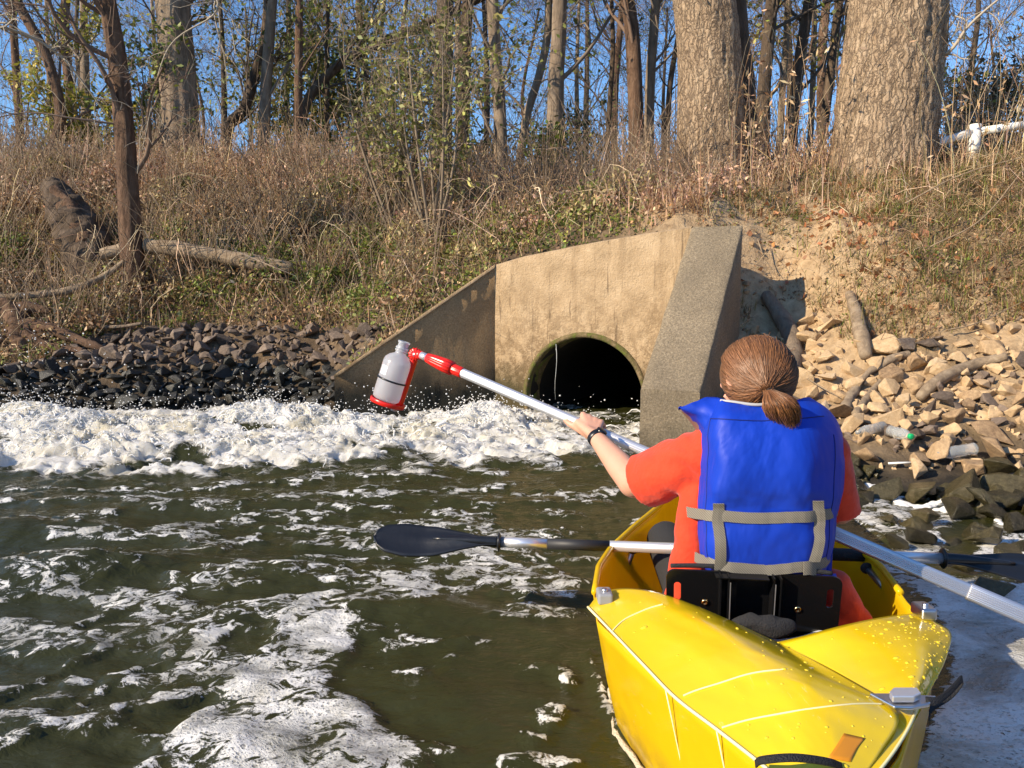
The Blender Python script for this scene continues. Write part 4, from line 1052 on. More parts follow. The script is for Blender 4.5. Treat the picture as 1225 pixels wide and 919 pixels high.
# ---- T-shirt
M['orange'] = Mat('orange_cotton', (.78, .085, .018), .85, Sheen_Weight=.2)
M['orange'].col(M['orange'].mix(M['orange'].noise(9, 5), (.62, .036, .007), (.74, .054, .010))); M['orange'].bump(M['orange'].noise(7, 4, .5), .7, .04).bump(M['orange'].noise(300, 2), .3, .002)
sh = MB()
cap(sh, pel + [-.075, 0, .0], pel + [.105, -.01, .0], .13, .13); cap(sh, pel + [0, 0, .1], chest, .125, .13); cap(sh, chest + [-.06, 0, .02], chest + [.06, 0, .02], .11, .11)
cap(sh, shL, shR, .064, .064); cap(sh, chest, neckb - [0, 0, .03], .10, .062)
cap(sh, X(834, 590, 1.98), X(828, 650, 1.96), .044, .050); cap(sh, X(828, 650, 1.96), X(816, 712, 1.965), .050, .048); cap(sh, X(806, 745, 1.97), X(1018, 745, 1.95), .06, .055); cap(sh, X(1000, 700, 1.95), X(1016, 750, 1.95), .045, .055)
def sleeve(mb, a, b, r0, r1, cut):
    d = norm(b - a); L = np.linalg.norm(b - a)
    V, F = lathe([(.002, -.03), (r0 * .8, -.02), (r0, 0), (r0 * 1.02 + (r1 - r0) * .4, L * .5), (r1, L * cut), (r1 * 1.03, L * cut + .004), (r1 * .9, L * cut + .008), (.002, L * cut + .006)], a, d, 32)
    mb.add(V, F)
sleeve(sh, shL + [0.01, 0, .0], elL + [-.01, 0, -.012], .070, .078, .80)
cap(sh, shL + [.0, 0, -.03], shL + (elL - shL) * .62 - [0, 0, .035], .055, .043)
sleeve(sh, shR, elR + [.0, 0, -.02], .060, .056, .92); cap(sh, shR + [0, 0, -.02], elR + [-.01, -.0, -.0], .052, .040)
def folds(co, no):
    q = norm(elL - shL); t = (co - shL) @ q; r_ = co - shL - t[:, None] * q
    a = np.arctan2(r_[:, 2], r_[:, 1])
    f = .0060 * fbm(co[:, 0] * 12 + 8 * co[:, 2], co[:, 1] * 7, co[:, 2] * 9, 2) + .004 * np.sin(t * 70 + 3 * a + 4 * pn(co[:, 0] * 8, co[:, 2] * 8, 3)) * sstep(.06, .0, np.abs(t - .07) - .03)
    return co + no * f[:, None]
under(remesh(sh, 't_shirt', M['orange'], .0062, 3, fn=folds), per)
# ---- shorts and legs covering
tr = MB()
for hp, kn in ((pel + [-.08, 0, 0], kneeL), (pel + [.08, 0, 0], kneeR)): cap(tr, hp, kn, .093, .066)
cap(tr, pel + [-.085, 0, -.01], pel + [.085, 0, -.01], .122, .122)
cap(tr, X(800, 735, 1.98), X(806, 700, 2.0), .025, .03)
under(remesh(tr, 'trousers', M['cloth_black'], .012, 3), per)
# ---- watch
wd = norm(wrL - elL); wc = wrL - wd * .012
V, F = lathe([(.0255, -.010), (.0285, -.009), (.0290, 0), (.0285, .009), (.0255, .010)], wc, wd, 28); w_ = under(MB().add(V, F).build('watch', M['blade']), per)
f = frame(wd); tv = norm(upp - wd * (upp @ wd)) ; V, F = lathe([(.001, .007), (.014, .007), (.017, .005), (.0175, 0)], wc + tv * .026 + nearv * .0, tv, 20)
under(MB().add(V, F).build('watch_face', M['black']), per)
# ---- life vest
m = M['vest'] = Mat('blue_nylon', (.006, .045, .50), .55, Specular_IOR_Level=.3)
m.col(m.mix(m.noise(3, 4), (.003, .030, .36), (.006, .052, .52))); m.bump(m.noise(4, 4, .5, m.mapping((1, 1, .6)), .8), .5, .04).bump(m.noise(420, 2), .15, .001)
M['webbing'] = Mat('grey_webbing', (.24, .22, .18), .75); M['webbing'].bump(M['webbing'].math('SINE', M['webbing'].math('MULTIPLY', M['webbing'].math('ADD', M['webbing'].sep(0), M['webbing'].sep(2)), 900)), .15, .001)
M['webbing'].col(M['webbing'].ramp(M['webbing'].math('SINE', M['webbing'].math('MULTIPLY', M['webbing'].math('ADD', M['webbing'].sep(0), M['webbing'].sep(2)), 1050)), [(.0, (.15, .135, .11)), (1.0, (.27, .25, .205))]))
M['vest_seam'] = Mat('dark_blue_stitching', (.002, .012, .16), .7)
M['trim'] = Mat('grey_trim', (.42, .42, .42), .6)
rows = [
 [(852, 480, 2.01), (856, 475, 1.95), (876, 481, 1.893), (908, 484.5, 1.875), (938, 481, 1.878), (966, 475, 1.915), (975, 480, 1.99)],
 [(842, 500, 2.02), (845, 497, 1.94), (868, 496, 1.860), (908, 497, 1.835), (950, 496, 1.845), (988, 490, 1.90), (997, 497, 1.99)],
 [(838, 522, 2.01), (841, 520, 1.92), (868, 520, 1.835), (910, 521, 1.808), (958, 519, 1.815), (1001, 516, 1.885), (1008, 520, 1.98)],
 [(837, 552, 2.00), (840, 551, 1.91), (868, 552, 1.822), (914, 553, 1.792), (964, 551, 1.80), (1006, 550, 1.88), (1013, 552, 1.975)],
 [(835, 585, 1.99), (838, 585, 1.90), (866, 585, 1.818), (914, 586, 1.788), (964, 584, 1.795), (1004, 583, 1.875), (1010, 584, 1.96)],
 [(834, 607, 1.985), (837, 607, 1.90), (864, 608, 1.828), (914, 609, 1.799), (962, 608, 1.806), (999, 607, 1.87), (1004, 608, 1.955)],
 [(834, 622, 1.98), (837, 622, 1.90), (864, 623, 1.830), (914, 624, 1.801), (961, 623, 1.808), (996, 622, 1.868), (1001, 623, 1.95)],
 [(834, 650, 1.98), (837, 650, 1.89), (863, 651, 1.822), (914, 652, 1.795), (960, 651, 1.80), (993, 651, 1.862), (998, 652, 1.94)],
 [(839, 674, 1.98), (842, 676, 1.89), (866, 680, 1.830), (914, 683, 1.806), (958, 682, 1.81), (986, 679, 1.862), (991, 677, 1.94)],
 [(842, 682, 1.98), (846, 684, 1.90), (868, 688, 1.845), (914, 691, 1.825), (958, 690, 1.83), (984, 687, 1.875), (988, 684, 1.94)]]
for r_ in rows:      # a flatter back
    for j in (2, 4): r_[j] = (r_[j][0] + (-6 if j == 2 else 6), r_[j][1], (r_[j][2] + 1.4 * r_[3][2]) / 2.4)
K = np.array([[P(*q) for q in r_] for r_ in rows])
def upsample(K, nu, nv):
    A = np.stack([smoothpath(K[:, j], nu) for j in range(K.shape[1])], 1)
    return np.stack([smoothpath(A[i], nv) for i in range(nu)], 0)
GV = upsample(K, 90, 80)
N_ = gnormals(GV); N_ = N_ * np.where((N_[..., 1:2]) > .2, -1, 1) if N_[45, 40, 1] > 0 else N_
N_ = gnormals(GV); N_ = -N_ if N_[45, 40, 1] > 0 else N_
uu = np.linspace(0, 1, 90)[:, None]; vv = np.linspace(0, 1, 80)[None]
env = np.sin(PI * np.clip(uu, .02, .98)) ** .5 * np.sin(PI * np.clip(vv, .02, .98)) ** .5
wr = .0055 * fbm(uu * 4 + vv * 3, vv * 7 - uu * 3, 5, 4) * env + .004 * np.abs(pn(uu * 3 - vv * 5, vv * 2.5 + uu * 6, 8)) * sstep(.35, .75, uu) * env
wr = wr - .006 * np.exp(-((vv - .13) / .012) ** 2) * sstep(.1, .3, uu) * .4
GV = GV + N_ * wr[..., None]
back = GV + np.array([0, 1, 0]) * .0 - N_ * .05
vb = MB(); V, F = slab(GV, .05, 1 if gnormals(GV)[45, 40, 1] < 0 else -1); vb.add(V, F)
# front halves and sides, wrapped round the chest
yc = 1.995; th = np.linspace(-.15 * PI, 1.15 * PI, 60)
lv = np.linspace(0, 1, 24); pb_, pt_ = np.array([.662, 1.99, .315]), np.array([.655, 1.99, .66])
Gf = np.stack([(pb_ + (pt_ - pb_) * t) + np.stack([np.cos(th) * (.138 - .004 * t + .004 * math.sin(t * PI)), np.sin(th) * (.13 + .02 * math.sin(t * PI)) , 0 * th], -1) for t in lv], 0)
Gf = Gf + .004 * fbm(Gf[..., 0] * 12, Gf[..., 1] * 12, Gf[..., 2] * 12, 3)[..., None] * np.array([1, 1, 0])
V, F = slab(Gf, .03, 1); vb.add(V, F)
vest = under(vb.build('life_vest', M['vest']), per)
# shoulder pieces over the top
vflip = lambda V: V
for pts, ws in (([(870, 488, 1.88), (866, 479, 1.93), (862, 479, 2.0), (858, 486, 2.09)], .05), ([(960, 486, 1.87), (962, 478, 1.92), (960, 479, 2.0), (956, 490, 2.09)], .06)):
    p = smoothpath([P(*q) for q in pts], 16); w_ = np.array([1., 0, 0])
    Gd = np.stack([p + w_ * ws * k - np.array([0, 0, .012]) * abs(k) ** 2 * 4 for k in np.linspace(-.5, .5, 9)], 1); V, F = slab(Gd, .016, 'down'); o = under(MB().add(V, F).build('shoulder_strap', M['vest']), per)
# flared corner of the vest at the left shoulder, with its brownish lining
Wp = [[(812, 487, 1.93), (818, 486, 1.93), (832, 480, 1.93), (850, 475, 1.945), (868, 478, 1.91)],
      [(814, 489, 1.93), (824, 492, 1.925), (836, 492, 1.92), (850, 492, 1.90), (862, 498, 1.875)],
      [(826, 500, 1.95), (833, 500, 1.935), (840, 502, 1.92), (848, 508, 1.895), (858, 514, 1.862)],
      [(837, 516, 1.97), (839, 518, 1.95), (842, 520, 1.925), (847, 526, 1.89), (853, 532, 1.862)],
      [(839, 530, 1.97), (840, 533, 1.95), (842, 537, 1.92), (846, 541, 1.885), (850, 545, 1.862)]]
Gw = upsample(np.array([[P(*q) for q in r_] for r_ in Wp]), 26, 26)
Nw_ = gnormals(Gw); Nw_ = Nw_ if Nw_[13, 13, 1] < 0 else -Nw_
Gw = Gw + Nw_ * (.004 * fbm(Gw[..., 0] * 22, Gw[..., 1] * 22, Gw[..., 2] * 22, 3))[..., None]
V, F = slab(Gw, .008, 1 if gnormals(Gw)[13, 13, 1] < 0 else -1); under(MB().add(V, F).build('shoulder_flap', M['vest']), per)
M['lining'] = Mat('brown_lining', (.20, .14, .12), .6)
Lp_ = [[(813, 489, 1.935), (826, 492, 1.93), (840, 498, 1.93)], [(824, 501, 1.95), (834, 506, 1.94), (843, 512, 1.935)], [(838, 520, 1.97), (840, 521, 1.955), (843, 524, 1.94)]]
Gq = upsample(np.array([[P(q[0] - .5, q[1] + 1, q[2] + .012) for q in r_] for r_ in Lp_]), 10, 10); V, F = slab(Gq, .004, 1); under(MB().add(V, F).build('flap_lining', M['lining']), per)
def onv(uv, off):
    nu, nv, _ = GV.shape; Nn = gnormals(GV); Nn = -Nn if Nn[45, 40, 1] > 0 else Nn
    uv = np.asarray(uv, float); a = np.clip(uv[:, 0] * (nu - 1), 0, nu - 1.001); b = np.clip(uv[:, 1] * (nv - 1), 0, nv - 1.001)
    i, j = a.astype(int), b.astype(int); f, g = (a - i)[:, None], (b - j)[:, None]
    S = lambda A: (A[i, j] * (1 - f) + A[i + 1, j] * f) * (1 - g) + (A[i, j + 1] * (1 - f) + A[i + 1, j + 1] * f) * g
    return S(GV) + norm(S(Nn)) * off
# find (u,v) of a pixel on the vest back
vp = np.stack(proj(GV[..., 0], GV[..., 1], GV[..., 2]), -1)
def uvp(px, py):
    d = np.hypot(vp[8:, 12:68, 0] - px, vp[8:, 12:68, 1] - py); i, j = np.unravel_index(np.argmin(d), d.shape); return ((i + 8) / 89, (j + 12) / 79)
def belt(name, pts, w, horiz=True, extra=None, off=.003):
    uv = np.array([uvp(*q) for q in pts]); uv = smoothpath(np.c_[uv, uv[:, :1] * 0], 40)[:, :2]
    mid = onv(uv, off)
    if extra is not None: mid = np.vstack([np.array([P(*q) for q in extra[0]]).reshape(-1, 3), mid, np.array([P(*q) for q in extra[1]]).reshape(-1, 3)]); mid = smoothpath(mid, 60)
    wd = np.array([0, .05, 1.]) if horiz else np.array([1., 0, 0]); wd = wd / np.linalg.norm(wd)
    Gd = np.stack([mid - wd * w / 2, mid + wd * 0 , mid + wd * w / 2], 1); Gd[:, 1, 1] -= .0008
    V, F = slab(Gd, .0025, -1 if gnormals(Gd)[5, 1, 1] > 0 else 1)
    return under(MB().add(V, F).build(name, M['webbing'], smooth=False), per)
belt('belt', [(842, 616), (862, 618), (915, 620), (965, 617), (992, 614)], .0265, True, ([(812, 608, 2.03), (817, 611, 1.97), (828, 614, 1.915)], [(1000, 612, 1.90), (1004, 610, 1.96)]), .004)
belt('belt', [(848, 672), (866, 676), (915, 680), (960, 678), (986, 672)], .0255, True, ([(812, 652, 2.0), (820, 660, 1.95), (832, 667, 1.905)], [(992, 668, 1.90), (996, 664, 1.95)]), .004)
belt('belt_loop', [(861, 600), (861, 625), (861, 652), (862, 684)], .0265, False, None, .008)
belt('belt_loop', [(977, 599), (977, 625), (976, 650), (972, 672)], .0265, False, None, .008)
for sp_ in ([(850, 500), (847, 530), (846, 580), (845, 640), (850, 676)], [(850, 500), (880, 503), (915, 504), (955, 502), (985, 498)], [(996, 520), (999, 560), (996, 600), (988, 670)]):
    uvs = np.array([uvp(*q) for q in sp_]); V, F = tube(onv(smoothpath(np.c_[uvs, uvs[:, :1] * 0], 40)[:, :2], .0004), .0014, 5); under(MB().add(V, F).build('seam', M['vest_seam']), per)
bk = belt('buckle_patch', [(960, 678), (966, 678), (972, 678)], .032, True, None, .011)
q = np.array([uvp(857, 484), uvp(876, 484), uvp(905, 487), uvp(938, 484)]); pts = smoothpath([P(862, 479.5, 1.905), P(876, 481, 1.887), P(905, 484.5, 1.868), P(930, 482, 1.87), P(942, 480, 1.878)], 30)
V, F = tube(pts, .0042, 8); under(MB().add(V, F).build('neck_trim', M['trim']), per)
V, F = tube(smoothpath([P(841, 545, 1.955), P(837.5, 580, 1.95), P(835, 607, 1.95), P(834, 650, 1.94), P(839, 676, 1.94)], 30), .0035, 8); under(MB().add(V, F).build('edge_trim', M['trim']), per)
V, F = slab(upsample(np.array([[P(836, 682, 1.88), P(900, 690, 1.825), P(960, 690, 1.83), P(1000, 686, 1.9)], [P(838, 690, 1.865), P(900, 697, 1.83), P(960, 698, 1.835), P(1001, 690, 1.88)]]), 6, 20), .012, 1); under(MB().add(V, F).build('vest_hem', M['vest']), per)
# ---- hair: a smooth cap of hair covered in combed strands that gather in a tie
m = M['hair'] = Mat('brown_hair', rough=.42, Anisotropic=.5); m.col(m.attr('Col'))
HR = np.array([.088, .104, .098]); hcn = headc + upv * .004 - fw * .010
tie = P(917, 466, 1.842)
cap_ = MB()
V, F = ellipsoid(hcn, HR * .955, HAX, 40, 26)
rel = (V - hcn) @ HAX.T; keep = ~((rel[:, 1] > .045) & (rel[:, 2] < .05)); 
cap_.add(V, F, (.15, .072, .032))
hair = under(cap_.build('hair', M['hair'], col=True), per)
mb = MB(); td = norm((tie - hcn) @ HAX.T / HR)
ns = 3200
st_ = norm(rng.normal(size=(ns * 4, 3))); dfw = st_[:, 1]
ok = ~((dfw > .42) & (st_[:, 2] < .55)) & (st_[:, 2] > -.82) & ((st_ @ td) < .93); st_ = st_[ok][:ns]; ns = len(st_)
tt = np.linspace(0, 1, 9)
omg = np.arccos(np.clip(st_ @ td, -1, 1))[:, None]
dirs = (np.sin((1 - tt) * omg)[..., None] * st_[:, None] + np.sin(tt * omg)[..., None] * td) / np.sin(omg)[..., None]
nz = fbm(st_[:, 0:1] * 6, st_[:, 1:2] * 6, st_[:, 2:3] * 6, 3)
lift = 1 + .006 * rng.normal(0, 1, (ns, 1)) * np.sin(PI * tt) + .035 * nz * np.sin(PI * tt) + rng.uniform(0, .02, (ns, 1))
dirs = norm(dirs + .05 * np.sin(PI * tt)[None, :, None] * rng.normal(0, 1, (ns, 1, 3)) + np.array([0, 0, -.10]) * np.sin(PI * tt)[None, :, None])
PT = hcn + (dirs * lift[..., None] * HR) @ HAX
gather = tt[None, :, None] ** 5; PT = PT * (1 - gather) + (tie + rng.normal(0, .005, (ns, 1, 3))) * gather
RR = rng.uniform(.0005, .0012, (ns, 1)) * np.interp(tt, [0, .1, .9, 1], [.4, 1, 1, .6])[None]
V, F = tubes(PT, RR, 3); base = np.array([.205, .092, .038]); cc = base * np.exp(rng.normal(0, .22, (ns, 1))) * (1 + .12 * rng.normal(0, 1, (ns, 1))).clip(.6, 1.6)
cc = np.repeat(cc, 9 * 3, 0); mb.add(V, F, cc)
for k in range(14):   # loose wisps
    s0 = hcn + (norm(rng.normal(size=3) + [0, -.3, .8]) * HR * 1.01) @ HAX; q = [s0, s0 + rng.normal(0, .008, 3) + [0, 0, .003], s0 + rng.normal(0, .013, 3)]
    V, F = tube(smoothpath(q, 6), .0005, 3, False); mb.add(V, F, base * 1.6)
np_ = 1100; tail = P(941, 506, 1.835) - tie; a0 = rng.normal(0, 1, (np_, 2)); a0 *= (rng.uniform(0, 1, (np_, 1)) ** .5) / np.maximum(np.linalg.norm(a0, axis=1, keepdims=True), 1e-6)
sx_, sz_ = np.array([1., 0, .25]), np.array([-.1, 1, 0.])
tt = np.linspace(0, 1, 8); wdt = np.interp(tt, [0, .08, .3, .6, .85, 1], [.010, .013, .030, .040, .036, .026]); hook = np.stack([.0 * tt, -.022 * np.sin(PI * np.minimum(tt * 1.2, 1)), .004 * np.sin(PI * tt)], -1)
ln_ = rng.uniform(.78, 1.08, (np_, 1)) * (1 - .10 * np.abs(a0[:, :1]))
PT = tie + (ln_ * tt)[..., None] * tail * 1.1 + hook[None] + wdt[None, :, None] * (a0[:, None, :1] * sx_ + a0[:, None, 1:] * .7 * sz_) + rng.normal(0, .0016, (np_, 8, 3)) * tt[None, :, None]
PT[:, :, 1] -= .008
RR = rng.uniform(.0005, .0012, (np_, 1)) * np.interp(tt, [0, .7, 1], [1, 1, .3])[None]
V, F = tubes(PT, RR, 3); cc = np.repeat(np.array([.19, .084, .034]) * np.exp(rng.normal(0, .4, (np_, 1))), 24, 0); mb.add(V, F, cc)
under(mb.build('hair_strands', M['hair'], col=True), per)
V, F = lathe([(.010, -.005), (.0135, -.003), (.0135, .003), (.010, .005)], tie + tail * .03, norm(tail), 16); under(MB().add(V, F).build('hair_tie', M['cloth_black']), per)

# ================================================================== TREES
def spawn(PT, RR, n, tmin, tmax, ang, lratio, seg, rratio, up, r, curl=.25, Lfix=None):
    """n children from each parent tube"""
    m, k, _ = PT.shape
    Lp = np.linalg.norm(np.diff(PT, axis=1), axis=2).sum(1)
    pi = np.repeat(np.arange(m), n); t = r.uniform(tmin, tmax, m * n) * (k - 1); i = np.minimum(t.astype(int), k - 2); f = (t - i)[:, None]
    p0 = PT[pi, i] * (1 - f) + PT[pi, i + 1] * f; r0 = RR[pi, i] * (1 - f[:, 0]) + RR[pi, i + 1] * f[:, 0]
    T = norm(PT[pi, i + 1] - PT[pi, i]); q = norm(np.cross(T, r.normal(size=T.shape)))
    a = np.radians(r.uniform(ang[0], ang[1], m * n))[:, None]
    d = norm(T * np.cos(a) + q * np.sin(a) + np.array([0, 0, up]))
    L = (Lp[pi] * lratio if Lfix is None else Lfix) * r.uniform(.5, 1.2, m * n)
    s_ = np.linspace(0, 1, seg); bend = r.normal(0, curl, (m * n, 3)); bend2 = r.normal(0, curl * .5, (m * n, 3))
    C_ = p0[:, None] + L[:, None, None] * (d[:, None] * s_[None, :, None] + bend[:, None] * (s_ ** 2)[None, :, None] + bend2[:, None] * np.sin(s_ * 2 * PI)[None, :, None] * .3)
    R_ = (r0 * rratio)[:, None] * np.linspace(1, .35, seg)[None]
    return C_, R_
def leaves(ctr, size, col, r, elong=1.8, up=0.0):
    """small pointed leaves (two triangles each, slightly folded)"""
    n = len(ctr); a = norm(r.normal(size=(n, 3)) + [0, 0, up]); b = norm(np.cross(a, r.normal(size=(n, 3)))); c = np.cross(a, b)
    s_ = (size * r.uniform(.6, 1.3, n))[:, None]
    V = np.stack([ctr - a * s_ * elong / 2, ctr + b * s_ * .5 + c * s_ * .15, ctr + a * s_ * elong / 2, ctr - b * s_ * .5 + c * s_ * .15], 1).reshape(-1, 3)
    F = np.arange(n)[:, None] * 4 + np.array([[0, 1, 2, 3]])
    return V, F, np.repeat(col, 4, 0)
def pal(cols, n, r, jit=.22):
    c = np.array(cols)[r.integers(0, len(cols), n)]; return c * np.exp(r.normal(0, jit, (n, 1))) * (1 + r.normal(0, .05, (n, 3)))
TWC = {'bark_grey': (.20, .155, .115), 'bark_dark': (.10, .075, .055), 'bark_red': (.17, .11, .075), 'bark_big': (.27, .21, .15)}
def trunkpath(pts, d, zmax, drop=.25):
    q = np.array([P(a, b, d) if not isinstance(d, (list, tuple)) else P(a, b, dd) for (a, b), dd in zip(pts, d if isinstance(d, (list, tuple)) else [d] * len(pts))])
    q[0, 2] = min(q[0, 2], float(ground(q[0, 0], q[0, 1]))) - drop
    T = norm(q[-1] - q[-2]); ext = (zmax - q[-1, 2]) / max(T[2], .5)
    if ext > 0: q = np.vstack([q, q[-1] + T * ext * .5 + [.05 * ext * .3, 0, 0], q[-1] + T * ext])
    return q
def tree(name, label, pts, d, w, mat, cat='tree', group=None, zmax=9, nb=8, hmin=.25, sub=(4, 5), leafn=0, leafc=None, leafs=.04, seed=0, flare=.0, lump=.0, sides=14, up=.25, blen=.35, wtop=None, tw=3):
    r = np.random.default_rng(seed + 100)
    q = trunkpath(pts, d, zmax, .6 if w > 60 else .25); dm = q[0, 1]
    r0 = w / FPX * dm / 2; n = 40 if sides < 30 else 130
    path = smoothpath(q, n); hh = (path[:, 2] - path[0, 2]) / (path[-1, 2] - path[0, 2])
    R = r0 * (np.interp(hh, [0, .5, 1], [1, (wtop or .8), .35]) + flare * np.exp(-hh * 22))
    V, F = tubes(path[None], R[None], sides)
    c_ = np.repeat(path, sides, 0); rad = V - c_; L_ = np.linalg.norm(rad, axis=1, keepdims=True); u_ = rad / L_
    ang_ = np.tile(np.arange(sides) / sides * 2 * PI, n)
    if lump:
        k1 = fbm(np.cos(ang_) * 2.2, np.sin(ang_) * 2.2, V[:, 2] * 1.1, 3)
        k2 = np.abs(fbm(np.cos(ang_) * 9 + V[:, 2] * .4, np.sin(ang_) * 9, V[:, 2] * 3.2, 3)) if sides > 30 else 0
        k3 = np.abs(fbm(np.cos(ang_) * 18, np.sin(ang_) * 18, V[:, 2] * 9, 2)) if sides > 30 else 0
        V = V + u_ * (L_ * (lump * k1 - .05 * k2 + .03 * k3)[:, None])
        bt = np.exp(-np.repeat(hh, sides) * 26) * flare; V = V + u_ * L_ * bt[:, None] * (.5 * np.cos(ang_ * 5 + seed))[:, None]
    root = empty(name, (q[0, 0], q[0, 1], q[0, 2] + .25)); tag(root, label, cat, group)
    under(MB().add(V, F).build('trunk', M[mat]), root)
    if nb:
        PT, RR = path[None], R[None] * .55
        b1, r1 = spawn(PT, RR, nb, hmin, .95, (25, 65), 0, 9, .55, up, r, .22, Lfix=blen * (zmax - q[0, 2]))
        mb = MB(); V, F = tubes(b1, r1, 6); mb.add(V, F, TWC[mat])
        b2, r2 = spawn(b1, r1, sub[0], .2, .95, (25, 60), .5, 7, .6, up * .6, r, .28); r2 = np.maximum(r2, .004); V, F = tubes(b2, r2, 4); mb.add(V, F, TWC[mat])
        b3, r3 = spawn(b2, r2, sub[1], .2, 1, (25, 60), .6, 5, .6, .15, r, .3); r3 = np.maximum(r3, .0035); V, F = tubes(b3, r3, 3); mb.add(V, F, np.array(TWC[mat]) * 1.15)
        ends = [b3.reshape(-1, 3)]
        if tw:
            b4, r4 = spawn(b3, r3, tw, .3, 1, (25, 60), .7, 4, .6, .1, r, .3); r4 = np.maximum(r4, .0028); V, F = tubes(b4, r4, 3); mb.add(V, F, np.array(TWC[mat]) * 1.3); ends.append(b4.reshape(-1, 3))
        crown = mb.build('crown', M['twig'], col=True); under(crown, root)
        if leafn:
            e = np.concatenate(ends); k = r.integers(0, len(e), leafn)
            V, F, cc = leaves(e[k] + r.normal(0, .05, (leafn, 3)), np.full(leafn, leafs), pal(leafc, leafn, r), r)
            o = under(MB().add(V, F, cc).build('foliage', M['leaf'], col=True), root); o['kind'] = 'stuff'
    return root
GREENS = [(.10, .11, .025), (.07, .085, .02), (.15, .14, .03), (.045, .06, .018), (.19, .16, .05)]
OLIVE = [(.20, .19, .05), (.13, .14, .035), (.26, .22, .08), (.09, .10, .03), (.30, .20, .08)]
GT = 'tall trees standing along the top of the bank'
# the two big trunks
tree('tree', 'thick straight sunlit trunk just right of the culvert top', [(852, 205), (850, 150), (848, 60), (839, -40)], 9.2, 80, 'bark_big', group=GT, flare=.45, lump=.05, sides=90, nb=6, hmin=.75, zmax=10, seed=1, wtop=.78)
tree('tree', 'thickest trunk of all, deeply furrowed, leaning slightly right above the right bank', [(1050, 208), (1060, 130), (1072, 40), (1079, -30)], 8.5, 112, 'bark_big', group=GT, flare=.50, lump=.07, sides=110, nb=7, hmin=.8, zmax=10, seed=2, wtop=.88)
tree('tree', 'dark trunk close behind the thick straight sunlit trunk', [(893, 205), (888, 120), (880, 40), (876, -30)], 9.9, 34, 'bark_dark', group=GT, flare=.2, lump=.05, nb=6, hmin=.4, seed=3)
tree('tree', 'big old trunk wrapped in ivy on the left of the bank', [(218, 205), (216, 140), (211, 60), (206, -30)], 13.2, 44, 'bark_grey', group=GT, flare=.5, lump=.08, sides=60, nb=9, hmin=.3, seed=4, leafn=1500, leafc=GREENS, leafs=.05, zmax=10)
nt_ = tree('tree', 'reddish trunk rooted low on the left bank above the stones', [(162, 352), (158, 300), (153, 220), (146, 120), (136, 40), (122, -30)], [8.9, 8.9, 8.9, 8.9, 8.85, 8.8], 27, 'bark_red', group=GT, flare=.25, lump=.12, sides=40, nb=9, hmin=.22, seed=5, zmax=7, wtop=.72, up=.0, blen=.30)
